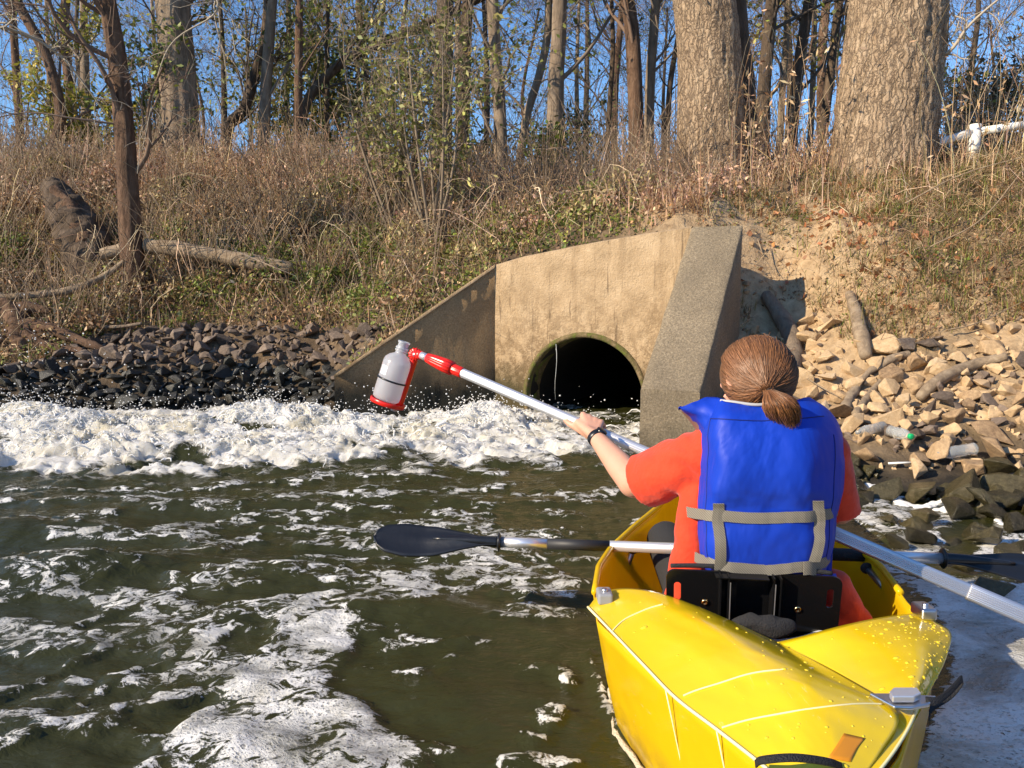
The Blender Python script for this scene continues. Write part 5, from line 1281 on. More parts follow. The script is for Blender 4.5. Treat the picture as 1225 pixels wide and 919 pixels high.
specs = [
 ([(20, 210), (70, 160), (60, 80), (20, 0)], 12.5, 13, 'bark_red', 'crooked reddish trunk nearest the left edge of the picture'),
 ([(105, 200), (102, 100), (100, 0)], 15, 12, 'bark_grey', 'straight slim trunk between the crooked left trunk and the ivy trunk'),
 ([(310, 185), (318, 110), (322, 50), (328, -20)], 14, 15, 'bark_grey', 'grey trunk with pale lit side right of the ivy trunk'),
 ([(268, 190), (272, 158), (292, 130), (306, 85), (317, 45), (322, -20)], 14.6, 14, 'bark_dark', 'dark trunk bending sharply to the right behind the grey trunk'),
 ([(355, 188), (357, 100), (359, -20)], 13.5, 11, 'bark_red', 'thin straight reddish trunk left of the bowed dark trunk'),
 ([(352, 190), (362, 140), (385, 98), (418, 70), (450, 55)], 14.5, 13, 'bark_dark', 'dark trunk bowed far over to the right'),
 ([(389, 190), (391, 90), (393, -20)], 15, 7, 'bark_dark', 'very slim dark upright trunk beside the bowed trunk'),
 ([(265, 200), (268, 100), (262, -20)], 17, 8, 'bark_dark', 'slim trunk seen just right of the ivy trunk'),
 ([(527, 205), (530, 100), (534, -20)], 13, 26, 'bark_dark', 'stout dark trunk behind the leafy sapling'),
 ([(552, 210), (555, 100), (561, -20)], 13.8, 18, 'bark_dark', 'second dark trunk just right of the stout one'),
 ([(600, 218), (598, 140), (592, 60), (589, -20)], 12.2, 17, 'bark_grey', 'grey speckled trunk left of the vine covered trunk'),
 ([(614, 218), (628, 150), (645, 90), (655, 40), (657, -20)], 12.6, 11, 'bark_grey', 'slender trunk leaning right above the middle of the culvert'),
 ([(662, 215), (664, 120), (668, 50), (671, -20)], 11.8, 21, 'bark_grey', 'tall trunk with green vines climbing its foot'),
 ([(724, 212), (728, 150), (733, 60), (731, -20)], 14, 7, 'bark_dark', 'wiry trunk in the gap between the vine covered trunk and the paired trunks'),
 ([(764, 210), (760, 120), (756, 40), (748, -20)], 11.6, 20, 'bark_red', 'brown trunk, left one of the touching pair behind the headwall'),
 ([(776, 210), (777, 120), (781, 50), (787, -20)], 11.9, 13, 'bark_grey', 'paler slimmer trunk, right one of the touching pair behind the headwall'),
 ([(796, 210), (800, 120), (812, 40), (820, -20)], 15, 8, 'bark_dark', 'thin trunk close left of the thick sunlit trunk'),
 ([(912, 205), (914, 110), (920, 40), (926, -20)], 11, 17, 'bark_dark', 'first slim trunk right of the thick sunlit trunk'),
 ([(930, 205), (936, 110), (941, 40), (943, -20)], 12.5, 9, 'bark_grey', 'thin grey trunk between two darker ones'),
 ([(940, 205), (952, 110), (960, 50), (972, -20)], 11.3, 15, 'bark_dark', 'dark trunk leaning right in the middle of the group between the thick trunks'),
 ([(966, 205), (972, 110), (974, 40), (975, -20)], 13.5, 8, 'bark_grey', 'straight thin trunk in the group between the thick trunks'),
 ([(975, 205), (988, 130), (998, 50), (1007, -20)], 12, 12, 'bark_dark', 'leaning trunk nearly touching the thickest trunk'),
 ([(994, 205), (1006, 120), (1014, 50), (1018, -20)], 11.5, 11, 'bark_grey', 'last slim trunk left of the thickest trunk'),
 ([(448, 200), (452, 100), (462, -20)], 16, 7, 'bark_grey', 'thin pale trunk left of the leafy sapling'),
 ([(700, 212), (690, 120), (694, -20)], 18, 7, 'bark_grey', 'faint slim trunk right of the vine covered trunk'),
 ([(575, 212), (583, 120), (577, -20)], 17, 8, 'bark_dark', 'dark slim trunk left of the grey speckled trunk'),
]
for i, (pts, d, w, mt, lb) in enumerate(specs):
    gr = mt == 'bark_dark' and w > 12
    tree('tree', lb, pts, d, w, mt, group=GT, nb=9 if w > 9 else 7, hmin=.12, seed=20 + i, lump=.06, flare=.15, sides=16, sub=(4, 4), zmax=8.5, leafn=(900 if i in (8, 9, 23) else 450), leafc=[(.34, .32, .08), (.24, .25, .05), (.40, .28, .10)] if i % 2 else [(.18, .22, .04), (.26, .28, .06), (.12, .15, .03)], leafs=.05, tw=2)
# farther trees, alike: two kinds copied
protos = []
for k in range(3):
    protos.append(tree('tree', 'distant bare slim tree among others far behind the bank', [(600 + 8 * k, 230), (603, 120), (600 + 10 * k, 0), (598, -120)], 19, 9, ['bark_grey', 'bark_dark', 'bark_red'][k], group='distant bare trees far behind the bank', zmax=11, nb=13, hmin=.10, sub=(5, 6), tw=3, seed=60 + k, blen=.28, leafn=650, leafc=[(.30, .28, .07), (.20, .22, .05), (.36, .24, .10), (.14, .17, .04)], leafs=.035))
base = protos[0].location.copy()
for i in range(34):
    src = protos[i % 3]; o = src if i < 3 else copy_tree(src)
    px = -40 + (i * 38.3) % 1310; d = 17 + 15 * ((i * .618) % 1)
    x = float((px - CX) / FPX * d) + rng.normal(0, .3)
    o.location = (x, d, float(ground(x, d)) - .3); sc_ = rng.uniform(.8, 1.35); o.scale = (sc_, sc_, sc_); o.rotation_euler = (0, 0, rng.uniform(0, 6.28))
    lm = [(60, 'left of the crooked reddish trunk'), (210, 'between the left edge trunks and the ivy trunk'), (330, 'right of the big ivy trunk'), (440, 'behind the bowed dark trunk'), (560, 'behind the leafy sapling'), (680, 'behind the vine covered trunk'), (800, 'behind the touching pair of trunks'), (1000, 'in the gap between the two thick trunks'), (1500, 'above the white fence')]
    o['label'] = 'distant bare slim tree far ' + next(t for e_, t in lm if px < e_)
# leafy evergreen bushes hanging in the wood
def bush(name, label, px, py, d, rad, n, leafc, leafs, cat='shrub', group=None, stem=True, seed=0, lean=(0, 0)):
    r = np.random.default_rng(seed + 500); c = P(px, py, d); gz = float(ground(c[0], c[1])); root = empty(name, (c[0], c[1], gz)); tag(root, label, cat, group)
    rad = np.array(rad); top = c + [0, 0, rad[2] * .6]
    m_ = 12; tp = c + r.normal(0, 1, (m_, 3)) * rad * .5; b0 = np.array([c[0], c[1], gz - .1]); s_ = np.linspace(0, 1, 10)[None, :, None]
    st = b0 + r.normal(0, .05, (m_, 1, 3)) * [1, 1, 0] + (tp - b0)[:, None] * s_ + r.normal(0, .12, (m_, 1, 3)) * np.sin(s_ * PI)
    R_ = np.linspace(.022, .006, 10)[None] * np.ones((m_, 1)); mb = MB(); V, F = tubes(st, R_, 5); mb.add(V, F, (.22, .17, .12))
    b2, r2 = spawn(st, R_, 9, .35, 1, (30, 75), .28, 6, .5, .2, r, .3); V, F = tubes(b2, np.maximum(r2, .004), 3); mb.add(V, F, (.25, .19, .13))
    b3, r3 = spawn(b2, r2, 5, .3, 1, (30, 70), .6, 4, .5, .1, r, .3); V, F = tubes(b3, np.maximum(r3, .003), 3); mb.add(V, F, (.25, .19, .13))
    under(mb.build('stems', M['twig'], col=True), root)
    e = np.concatenate([b3.reshape(-1, 3), b2[:, 2:].reshape(-1, 3)]); k = r.integers(0, len(e), n); p = e[k] + r.normal(0, .05, (n, 3))
    V, F, cc = leaves(p, np.full(n, leafs), pal(leafc, n, r, .3), r, 2.2); o = under(MB().add(V, F, cc).build('foliage', M['leaf'], col=True), root); o['kind'] = 'stuff'
    return root
bush('sapling', 'tall leafy sapling with small olive leaves above the left wing wall', 518, 95, 9.0, (.62, .5, 1.05), 2300, [(.30, .30, .08), (.20, .22, .05), (.40, .36, .14), (.13, .15, .04)], .034, 'sapling', seed=1)
bush('sapling', 'smaller leafy sapling arching right beside the tall one', 470, 50, 9.6, (.7, .5, .8), 1500, [(.30, .29, .08), (.20, .20, .05), (.13, .14, .04)], .032, 'sapling', seed=2)
EV = 'evergreen trees in the wood behind the bank'
bush('evergreen', 'dark green evergreen crown hanging left of the saplings', 410, 60, 16, (1.5, 1.0, 1.3), 6000, [(.20, .21, .045), (.28, .25, .06), (.11, .14, .03)], .055, 'tree', EV, seed=3)
bush('evergreen', 'evergreen crown behind the bowed dark trunk', 345, 85, 17, (1.0, .8, 1.4), 3000, [(.20, .21, .045), (.28, .25, .06), (.12, .15, .035)], .05, 'tree', EV, seed=4)
bush('evergreen', 'ivy green crown pressed against the big ivy trunk', 188, 110, 13.4, (.5, .4, 1.6), 2600, [(.14, .19, .035), (.22, .25, .05), (.09, .12, .025)], .05, 'tree', EV, seed=5)
bush('evergreen', 'yellow green leafy crown between the reddish trunk and the left edge', 90, 120, 13, (1.1, .6, .9), 3600, [(.36, .34, .05), (.22, .24, .04), (.46, .38, .08)], .045, 'tree', EV, seed=6)
bush('evergreen', 'small evergreen seen between the vine covered trunk and the paired trunks', 700, 160, 15, (.6, .4, .6), 800, [(.05, .07, .025), (.08, .09, .03)], .05, 'tree', EV, seed=7)
bush('evergreen', 'evergreen half hidden behind the stout dark trunk', 575, 175, 14.5, (.5, .4, .5), 900, [(.06, .075, .02), (.10, .10, .03)], .05, 'tree', EV, seed=8)
bush('evergreen', 'low brown green thicket behind the white fence', 1180, 105, 13, (1.3, .6, .6), 3500, [(.17, .12, .06), (.12, .12, .04), (.22, .15, .08)], .045, 'shrub', seed=9)
bush('vine', 'green vines round the foot of the tall trunk', 664, 170, 11.6, (.22, .2, .5), 1500, [(.10, .15, .02), (.07, .10, .02), (.16, .18, .03)], .04, 'vine', seed=10)
# low far scrub that closes the gaps under the trees
mbL = MB(); n = 15000; r = np.random.default_rng(77)
x = r.uniform(-13, 14, n); y = r.uniform(12.5, 19, n); z = ground(x, y) + r.gamma(1.6, .20, n)
V, F, cc = leaves(np.stack([x, y, z], -1), np.full(n, .055), pal([(.30, .22, .11), (.19, .18, .06), (.40, .29, .16), (.14, .14, .045)], n, r, .3), r); mbL.add(V, F, cc)
n = 3200; x = r.uniform(-14, 15, n); y = r.uniform(12.5, 22, n); b0 = np.stack([x, y, ground(x, y) - .05], -1); L = r.gamma(4, .35, n)[:, None, None]; s_ = np.linspace(0, 1, 5)[None, :, None]
PT = b0[:, None] + L * (s_ * np.array([0, 0, 1.]) + r.normal(0, .22, (n, 1, 3)) * s_ + r.normal(0, .18, (n, 1, 3)) * s_ ** 2)
V, F = tubes(PT, np.linspace(.008, .003, 5)[None] * np.ones((n, 1)), 3); mbL.add(V, F, np.repeat(pal([(.24, .18, .12), (.14, .10, .07), (.30, .24, .17)], n, r), 15, 0))
tag(mbL.build('undergrowth', M['leaf'], col=True), kind='stuff')
# pale bare branches hanging in at the upper left and right
def bare(name, label, base, tips, r0, seed, col=(.40, .34, .26), cat='branch'):
    r = np.random.default_rng(seed); p = smoothpath(np.array([P(*q) for q in [base] + tips]), 24); R_ = np.linspace(r0, r0 * .25, 24)
    mb = MB(); V, F = tubes(p[None], R_[None], 6); mb.add(V, F, col)
    b2, r2 = spawn(p[None], R_[None], 14, .1, .95, (25, 70), .22, 7, .7, -.1, r, .3); V, F = tubes(b2, np.maximum(r2, .003), 4); mb.add(V, F, col)
    b3, r3 = spawn(b2, r2, 4, .2, 1, (25, 70), .5, 5, .6, -.1, r, .3); V, F = tubes(b3, np.maximum(r3, .0022), 3); mb.add(V, F, col)
    o = mb.build(name, M['twig'], col=True); tag(o, label, cat); return o
bare('branch', 'pale forked bare branch reaching in from the upper left corner', (-60, 20, 8), [(20, 38, 8.2), (75, 70, 8.5), (130, 140, 8.8)], .022, 11)
bare('branch', 'long thin grey branch hanging across the reddish trunk', (230, -60, 8.6), [(260, 10, 8.6), (200, 60, 8.6), (170, 180, 8.7)], .014, 12)
bare('branch', 'pale curved branch growing from the thickest trunk towards the fence', (1105, 68, 8.4), [(1135, 62, 8.2), (1160, 30, 8.1), (1200, -5, 8.0), (1260, -50, 7.9)], .022, 13)
bare('branch', 'low horizontal twiggy branch left of the reddish trunk', (150, 150, 8.9), [(90, 142, 8.7), (30, 135, 8.6), (-40, 150, 8.4)], .014, 14, (.17, .12, .09))

# ================================================================== LOGS, STUMPS, DRIFTWOOD
def log(name, label, pts, w, mat='wood_dry', cat='log', sides=20, seed=0, lump=.12, lift=0, taper=None, flat=1.0, group=None):
    q = np.array([P(*p) if p[2] else G(p[0], p[1], w / FPX * 4.5) for p in pts]); n = 50; path = smoothpath(q, n); dm = path[:, 1].mean()
    R_ = w / FPX * dm / 2 * (np.interp(np.linspace(0, 1, n), np.linspace(0, 1, len(taper)), taper) if taper else np.ones(n))
    R_[0] *= .55; R_[-1] *= .45
    V, F = tube(path, R_, sides); k = n * sides; c_ = np.repeat(path, sides, 0)
    u_ = V[:k] - c_; V[:k] = c_ + u_ * (1 + lump * fbm(V[:k, 0] * 7 + seed, V[:k, 1] * 7, V[:k, 2] * 7, 4)[:, None]) * np.array([1, 1, flat])
    o = MB().add(V, F).build(name, M[mat]); tag(o, label, cat, group); return o
log('log', 'long pale fallen log on the left bank behind the reddish trunk', [(172, 294, 8.95), (215, 298, 8.93), (255, 305, 8.9), (300, 313, 8.85), (352, 321, 8.8)], 17, taper=[1, 1.1, .9, 1.15, .7])
log('branch', 'thin bleached pole running down from the reddish trunk to the left edge', [(150, 312, 8.8), (125, 330, 8.7), (85, 347, 8.5), (40, 353, 8.4), (-30, 358, 8.3)], 8, cat='branch', taper=[.7, 1, 1.2, 1, 1])
st_ = log('stump', 'big broken flat slab of a stump leaning left on the bank', [(58, 218, 9.9), (80, 252, 9.8), (100, 290, 9.6), (118, 345, 9.4)], 46, 'bark_dark', 'stump', 26, 5, .22, taper=[.5, 1, 1.15, 1.05])
o = log('bark_slab', 'x', [(64, 224, 9.72), (86, 258, 9.62), (104, 295, 9.42)], 26, 'bark_red', 'bark', 18, 8, .25, taper=[.4, 1, .8]); o.parent = st_; o.name = 'split_face'; del o['category']; del o['label']
log('log', 'short pale log lying behind the foot of the reddish trunk', [(122, 305, 8.95), (140, 300, 8.95), (170, 292, 8.95)], 14, seed=9)
rootwad = log('stump', 'wet gnarled root stump at the left edge above the stones', [(2, 362, 8.2), (22, 385, 8.1), (30, 415, 8.0), (18, 440, 7.9)], 26, 'bark_red', 'stump', 22, 3, .35, taper=[.6, 1, 1.3, 1.4])
for pp in ([(25, 388, 8.1), (55, 392, 8.0), (90, 405, 7.95), (125, 418, 7.9)], [(28, 400, 8.0), (60, 415, 7.9), (100, 420, 7.8)], [(20, 395, 8.1), (2, 410, 8.0), (-10, 440, 7.9)], [(10, 372, 8.2), (35, 368, 8.2), (60, 372, 8.2)]):
    o = log('root', 'x', pp, 15, 'bark_red', 'root', 12, 4, .3, taper=[1.2, .9, .5]); o.parent = rootwad; del o['category']; del o['label']
log('branch', 'long dead stick lying along the top of the left stones', [(55, 383, 8.3), (100, 390, 8.25), (140, 391, 8.2), (170, 387, 8.2)], 4, 'bark_grey', 'branch', 8)
log('log', 'curved grey driftwood log across the tan stones', [(1098, 490, 0), (1116, 472, 0), (1140, 457, 0), (1170, 447, 0), (1205, 438, 0)], 14, taper=[.8, 1, 1.05, .9, .8])
for k, pp in enumerate(([(1008, 502, 0), (1022, 476, 0), (1040, 454, 0), (1068, 438, 0), (1088, 432, 0)], [(1022, 504, 0), (1040, 480, 0), (1058, 460, 0), (1092, 442, 0)])):
    o = log('driftwood', 'split weathered driftwood root lying left of the curved log' if k == 0 else 'thinner split driftwood root alongside the wider one', pp, 11 if k == 0 else 9, seed=k * 5, lump=.4, cat='driftwood', taper=[1.2, .8, 1, .7])
log('log', 'grey log standing in the shadow beside the right wing wall', [(914, 364, 0), (930, 387, 0), (944, 412, 0), (949, 440, 0), (940, 472, 0)], 20, 'bark_grey', taper=[.7, 1, 1, 1.1])
log('root', 'pale stub of a root hanging out of the sandy bank', [(1016, 362, 0), (1024, 387, 0), (1030, 414, 0), (1036, 440, 0)], 15, cat='root', taper=[.8, 1, 1.2, .8])
for k, pp in enumerate(([(1130, 408, 0), (1165, 400, 0), (1225, 372, 0)], [(1110, 302, 6.0), (1170, 270, 5.9), (1225, 205, 5.8)], [(1080, 250, 6.4), (1150, 215, 6.3), (1240, 190, 6.2)], [(905, 298, 0), (912, 318, 0), (922, 334, 0)], [(935, 446, 0), (970, 470, 0), (1000, 488, 0)])):
    lbs = ['bleached twig crossing the top of the tan stones', 'long thin dry stem arching over the right bank', 'dry stem lying below the white fence', 'short pale twig against the shaded bank beside the wing wall', 'thin pale twig over the shaded stones behind the head']
    q = np.array([P(*p) if p[2] else G(p[0], p[1], .04) for p in pp]) + [0, -.03, .04]; V, F = tube(q, [.006, .005, .003], 6, n=20); tag(MB().add(V, F).build('twig', M['wood_dry']), lbs[k], 'twig')
# white fence behind the right bank
M['white'] = Mat('white_paint', (.78, .77, .72), .5)
fe = empty('fence', P(1165, 186, 8.3)); tag(fe, 'white two rail fence corner peeping over the right bank', 'fence')
V, F = tube(np.array([P(1164, 196, 8.3), P(1167, 149, 8.3)]), .055, 16); under(MB().add(V, F).build('post', M['white']), fe)
for a, b in (((1108, 176, 8.35), (1164, 158, 8.3)), ((1167, 158, 8.3), (1245, 147, 8.25))):
    V, F = tube(np.array([P(*a), P(*b)]), .042, 14); under(MB().add(V, F).build('rail', M['white']), fe)
# bottles thrown on the stones
M['pet'] = Mat('clear_plastic', (.86, .88, .86), .12, Transmission_Weight=.75, IOR=1.25)
M['green'] = Mat('green_cap', (.0, .38, .12), .4)
def drinkbottle(label, a, b, r_, capc=None, seed=0):
    p0, p1 = np.asarray(a), np.asarray(b); L = np.linalg.norm(p1 - p0); ax_ = (p1 - p0) / L; root = empty('plastic_bottle', p0); tag(root, label, 'bottle')
    pr = [(.001, 0), (.8, .0), (1, .04), (.97, .12), (1, .18), (.95, .26), (1, .34), (.94, .42), (1, .5), (.95, .58), (1, .68), (.8, .80), (.45, .90), (.40, .93), (.40, 1.0), (.001, 1.0)]
    V, F = lathe([(x_ * r_, t_ * L) for x_, t_ in pr], p0, ax_, 26); V = V + .10 * r_ * fbm(V[:, 0] * 30 + seed, V[:, 1] * 30, V[:, 2] * 30, 3)[:, None]
    under(MB().add(V, F).build('bottle_body', M['pet']), root)
    if capc: V, F = lathe([(.48 * r_, 0), (.48 * r_, .018), (.4 * r_, .021), (.001, .021)], p1 - ax_ * .008, ax_, 20); under(MB().add(V, F).build('cap', M[capc]), root)
c0 = G(1078, 534); drinkbottle('clear crushed plastic bottle with green cap pointing at the viewer', c0 + [-.02, .10, .075], c0 + [.012, -.08, .072], .034, 'green', 3)
c0 = G(1145, 556); drinkbottle('clear empty plastic bottle lying sideways on the stones without a cap', c0 + [.11, .02, .09], c0 + [-.12, -.01, .06], .034, None, 7)
c0 = G(1040, 528); drinkbottle('clear crumpled plastic bottle left of the green capped one', c0 + [.11, .05, .085], c0 + [-.10, -.05, .06], .031, None, 9)
q = np.array([G(1062, 566, .055), G(1094, 565, .055)]); V, F = tube(q, .006, 8); tag(MB().add(V, F).build('stick', M['white']), 'small white stick with red underside on the stones below the bottles', 'stick')

# ================================================================== STONES
def rock_mesh(seed, sub=1, sq=(1, .8, .6), n=15):
    r = random.Random(seed); bm = bmesh.new()
    for i in range(n):
        v = Vector((r.gauss(0, 1), r.gauss(0, 1), r.gauss(0, 1))).normalized() * r.uniform(.82, 1.0); bm.verts.new((v.x * sq[0], v.y * sq[1], v.z * sq[2]))
    g = bmesh.ops.convex_hull(bm, input=bm.verts); bmesh.ops.delete(bm, geom=[e for e in g['geom_interior'] if isinstance(e, bmesh.types.BMVert)], context='VERTS')
    bmesh.ops.bevel(bm, geom=list(bm.edges), offset=.035, segments=1, affect='EDGES', profile=.6)
    bmesh.ops.triangulate(bm, faces=bm.faces)
    if sub: bmesh.ops.subdivide_edges(bm, edges=bm.edges, cuts=sub, use_grid_fill=True); bmesh.ops.triangulate(bm, faces=bm.faces)
    V = np.array([v.co[:] for v in bm.verts]); F = np.array([[v.index for v in f.verts] for f in bm.faces]); bm.free()
    nr = norm(V); V = V * (1 + .035 * fbm(V[:, 0] * 2.5 + seed, V[:, 1] * 2.5, V[:, 2] * 2.5, 3)[:, None])
    return V, F
bm_ = None
NT = 12
tv_ = [rock_mesh(i * 7 + 1, 1, (1, rng.uniform(.65, .9), rng.uniform(.45, .72)), random.randint(9, 13)) for i in range(NT)]
tlo = [rock_mesh(i * 7 + 1, 0, (1, .78, .55), 10) for i in range(NT)]
def getmesh(mat, k, cache={}):
    if (mat, k) not in cache: cache[(mat, k)] = mkmesh('stone', tv_[k][0], [tv_[k][1]], M[mat], False)
    return cache[(mat, k)]
placed = []
def rmat(e):
    return np.array(Matrix.Rotation(e[2], 3, 'Z') @ Matrix.Rotation(e[1], 3, 'Y') @ Matrix.Rotation(e[0], 3, 'X'))
right_zone = [(905, 500), (893, 400), (905, 370), (950, 360), (990, 385), (1010, 415), (1050, 412), (1090, 420), (1130, 400), (1180, 392), (1240, 380), (1330, 400), (1400, 560), (1300, 700), (1140, 690), (1060, 655), (1010, 610), (990, 560), (950, 540)]
left_zone = [(-120, 500), (-120, 448), (0, 442), (60, 432), (120, 408), (175, 398), (250, 393), (330, 394), (400, 400), (440, 398), (478, 384), (440, 430), (402, 462), (402, 500)]
def scatter(zone, xr, yr, sizes, gap, sd):
    r = np.random.default_rng(sd); out = []; cell = {}
    for sz, tries in sizes:
        X_ = r.uniform(xr[0], xr[1], tries); Y_ = r.uniform(yr[0], yr[1], tries); Z_ = ground(X_, Y_); a, b = proj(X_, Y_, Z_)
        ok = inpoly(a, b, zone) & (Z_ > -.3)
        for x, y, z in zip(X_[ok], Y_[ok], Z_[ok]):
            s_ = sz * r.uniform(.8, 1.25); good = True; ci, cj = int(x // .3), int(y // .3)
            for i in (-1, 0, 1):
                for j in (-1, 0, 1):
                    for (x2, y2, s2) in cell.get((ci + i, cj + j), ()):
                        if (x - x2) ** 2 + (y - y2) ** 2 < ((s_ + s2) * gap) ** 2: good = False; break
                    if not good: break
                if not good: break
            if good: cell.setdefault((ci, cj), []).append((x, y, s_)); out.append((x, y, z, s_))
    return out
big = [(1187, 528, 58, 'sandy boulder, the largest of the tan stones on the right'), (1008, 424, 20, 'square tan stone at the edge of the wing wall shadow'), (1020, 447, 36, 'flat brown stone just right of the shaded hollow'),
       (1098, 459, 26, 'blocky pale stone between driftwood and curved log'), (1207, 466, 30, 'long pale stone above the large boulder'), (1215, 568, 34, 'tan boulder cut by the right edge of the picture'), (1160, 545, 26, 'smooth tan stone under the large boulder'),
       (1072, 500, 26, 'yellowish wedge shaped stone left of the curved log'), (965, 490, 36, 'grey shaded stone behind the life vest'), (1000, 405, 22, 'tan stone leaning at the corner of the shadow'), (1215, 400, 30, 'grey stone at the upper right of the stone heap'), (1015, 545, 24, 'brown stone close to the right shoulder'),
       (1150, 415, 24, 'grey rounded stone below the grassy bank'), (1110, 617, 46, 'wet dark boulder with foam streaming down both sides'), (1135, 588, 36, 'wet brown boulder above the small cascade'), (1195, 590, 34, 'dark wet block near the right edge'), (1090, 585, 30, 'wet rounded boulder beside the white stick'),
       (1100, 640, 42, 'low wet boulder in front of the cascade'), (1175, 640, 44, 'broad wet boulder with a patch of froth on top'), (1215, 625, 34, 'wet dark boulder at the right edge above the paddle blade'), (1062, 618, 26, 'small wet stone beside the right elbow'),
       (1040, 592, 28, 'wet stone just right of the orange sleeve'), (1072, 648, 30, 'low wet stone in the froth above the kayak bow side'), (1035, 660, 24, 'small wet stone nearest the yellow cockpit rim'), (1150, 578, 26, 'wet stone under the sideways plastic bottle'), (1150, 672, 34, 'wet stone directly under the paddle ring'),
       (1205, 662, 40, 'wet rock right under the paddle blade'), (1120, 668, 24, 'wet stone at the foot of the white cascade'), (1062, 572, 22, 'wet stone left of the white stick'), (1222, 596, 26, 'wet stone cut by the right picture edge'), (1190, 702, 46, 'wide wet rock breaking the water below the paddle blade')]
items = []
for px, py, w, lb in big:
    g = G(px, py); s_ = w / FPX * g[1] * .55; items.append((g[0], g[1], g[2], s_, lb))
def put(x, y, z, s_, mat, label, group, k=None, tilt=.5):
    k = rng.integers(NT) if k is None else k; o = obj('stone', getmesh(mat, int(k))); o.scale = (s_, s_ * rng.uniform(.85, 1.1), s_ * rng.uniform(.8, 1.1))
    o.rotation_euler = (rng.normal(0, tilt), rng.normal(0, tilt), rng.uniform(0, 6.28)); o.location = (x, y, z); tag(o, label, 'stone', group)
GR, GLF = 'stones heaped on the right bank', 'stones of the left shore'
for i, (x, y, z, s_, lb) in enumerate(items):
    wet = 'wet' in lb
    if wet: q_ = PZ(big[i][0], big[i][1] + big[i][2] * .12, .03); x, y, z, s_ = q_[0], q_[1], .02, s_ * 1.1
    put(x, y, z + s_ * .25, s_, 'rock_wet' if wet else 'rock_tan', lb, GR, i % NT, .25)
Rr = scatter(right_zone, (1.0, 4.4), (2.6, 6.4), [(.118, 700), (.098, 2500), (.082, 6000), (.062, 12000), (.045, 20000), (.03, 26000)], .52, 5)
low_zone = [(985, 540), (1240, 520), (1330, 600), (1300, 690), (1150, 680), (1050, 650), (1000, 600)]
ex_ = scatter(low_zone, (1.4, 3.4), (2.4, 5.4), [(.11, 2500), (.08, 5000), (.055, 9000), (.035, 16000)], .50, 55)
Rr = Rr + [q for q in ex_ if all((q[0] - b[0]) ** 2 + (q[1] - b[1]) ** 2 > (.5 * (b[3] + q[3])) ** 2 for b in Rr)]
Rr = [q for q in Rr if all((q[0] - b[0]) ** 2 + (q[1] - b[1]) ** 2 > (.75 * b[3] + .4 * q[3]) ** 2 for b in items)]
Ll = scatter(left_zone, (-7.0, -.6), (6.5, 8.9), [(.12, 500), (.095, 1500), (.075, 6000), (.055, 14000), (.04, 24000)], .50, 6)
def wetness(x, y, z, side): 
    return z + .05 * pn(x * 3, y * 3, 1)
def size_px(q): return q[3] / q[1]
def clear(q):
    a_, b_ = proj(q[0], q[1], q[2] + q[3] * .4); return all(abs(a_ - u_) > w_ + q[3] * 110 or b_ < v_ + 1 or b_ > v_ + 19 for u_, v_, w_ in ((1070, 532, 14), (1145, 556, 26), (1040, 526, 20), (1078, 565, 16)))
Rr = [q for q in Rr if clear(q) or q[3] < .04]
Rr.sort(key=size_px, reverse=True); Ll.sort(key=size_px, reverse=True)
rest = {}
for side, L_, lim in (('R', Rr, 150), ('L', Ll, 116)):
    for i, (x, y, z, s_) in enumerate(L_):
        w_ = wetness(x, y, z, side)
        mat = ('rock_wet' if w_ < .085 else 'rock_tan') if side == 'R' else ('rock_black' if w_ < .36 else 'rock_brown')
        if side == 'R' and mat == 'rock_tan' and rng.uniform() < .22: mat = 'rock_brown'
        lb = {'rock_wet': 'small wet dark stone at the right water edge', 'rock_tan': 'angular dry tan stone in the heap on the right bank', 'rock_black': 'wet blackish stone just above the white water on the left', 'rock_brown': 'angular brown stone in the dry upper part of the stone bank'}[mat]
        if mat == 'rock_brown': lb = 'angular brown stone in the upper left stone bank' if side == 'L' else 'brownish stone among the tan stones on the right'
        a_, b_ = proj(x, y, z)
        if side == 'R':
            where = ('in the shaded hollow beside the wing wall' if a_ < 985 and b_ < 500 else 'hidden half behind the life vest' if a_ < 1025 else 'above the curved driftwood log' if b_ < 440 else 'around the curved driftwood log' if b_ < 500 else 'among the thrown away plastic bottles' if b_ < 575 and a_ < 1165 else 'around the large sandy boulder' if b_ < 575 else 'beside the foam trickles at the water' if a_ < 1165 else 'at the right edge above the paddle blade')
            sz = 'large' if s_ > .10 else 'middling' if s_ > .07 else 'small'
            lb = sz + {'rock_wet': ' wet dark stone ', 'rock_tan': ' dry tan stone ', 'rock_brown': ' brownish stone '}[mat] + where
        else:
            where = ('at the left edge near the root stump' if a_ < 150 else 'below the reddish trunk' if a_ < 260 else 'below the fallen log' if a_ < 370 else 'next to the left wing wall')
            sz = 'large' if s_ > .10 else 'middling' if s_ > .08 else 'small'
            lb = sz + {'rock_black': ' wet black shore stone ', 'rock_brown': ' dry brown shore stone '}[mat] + where
        if i < lim: put(x, y, z + s_ * .42 + (.02 if mat == 'rock_wet' else 0), s_ * (1.2 if mat == 'rock_wet' else 1), mat, lb, GR if side == 'R' else GLF)
        else: rest.setdefault(mat, []).append((x, y, z, s_))
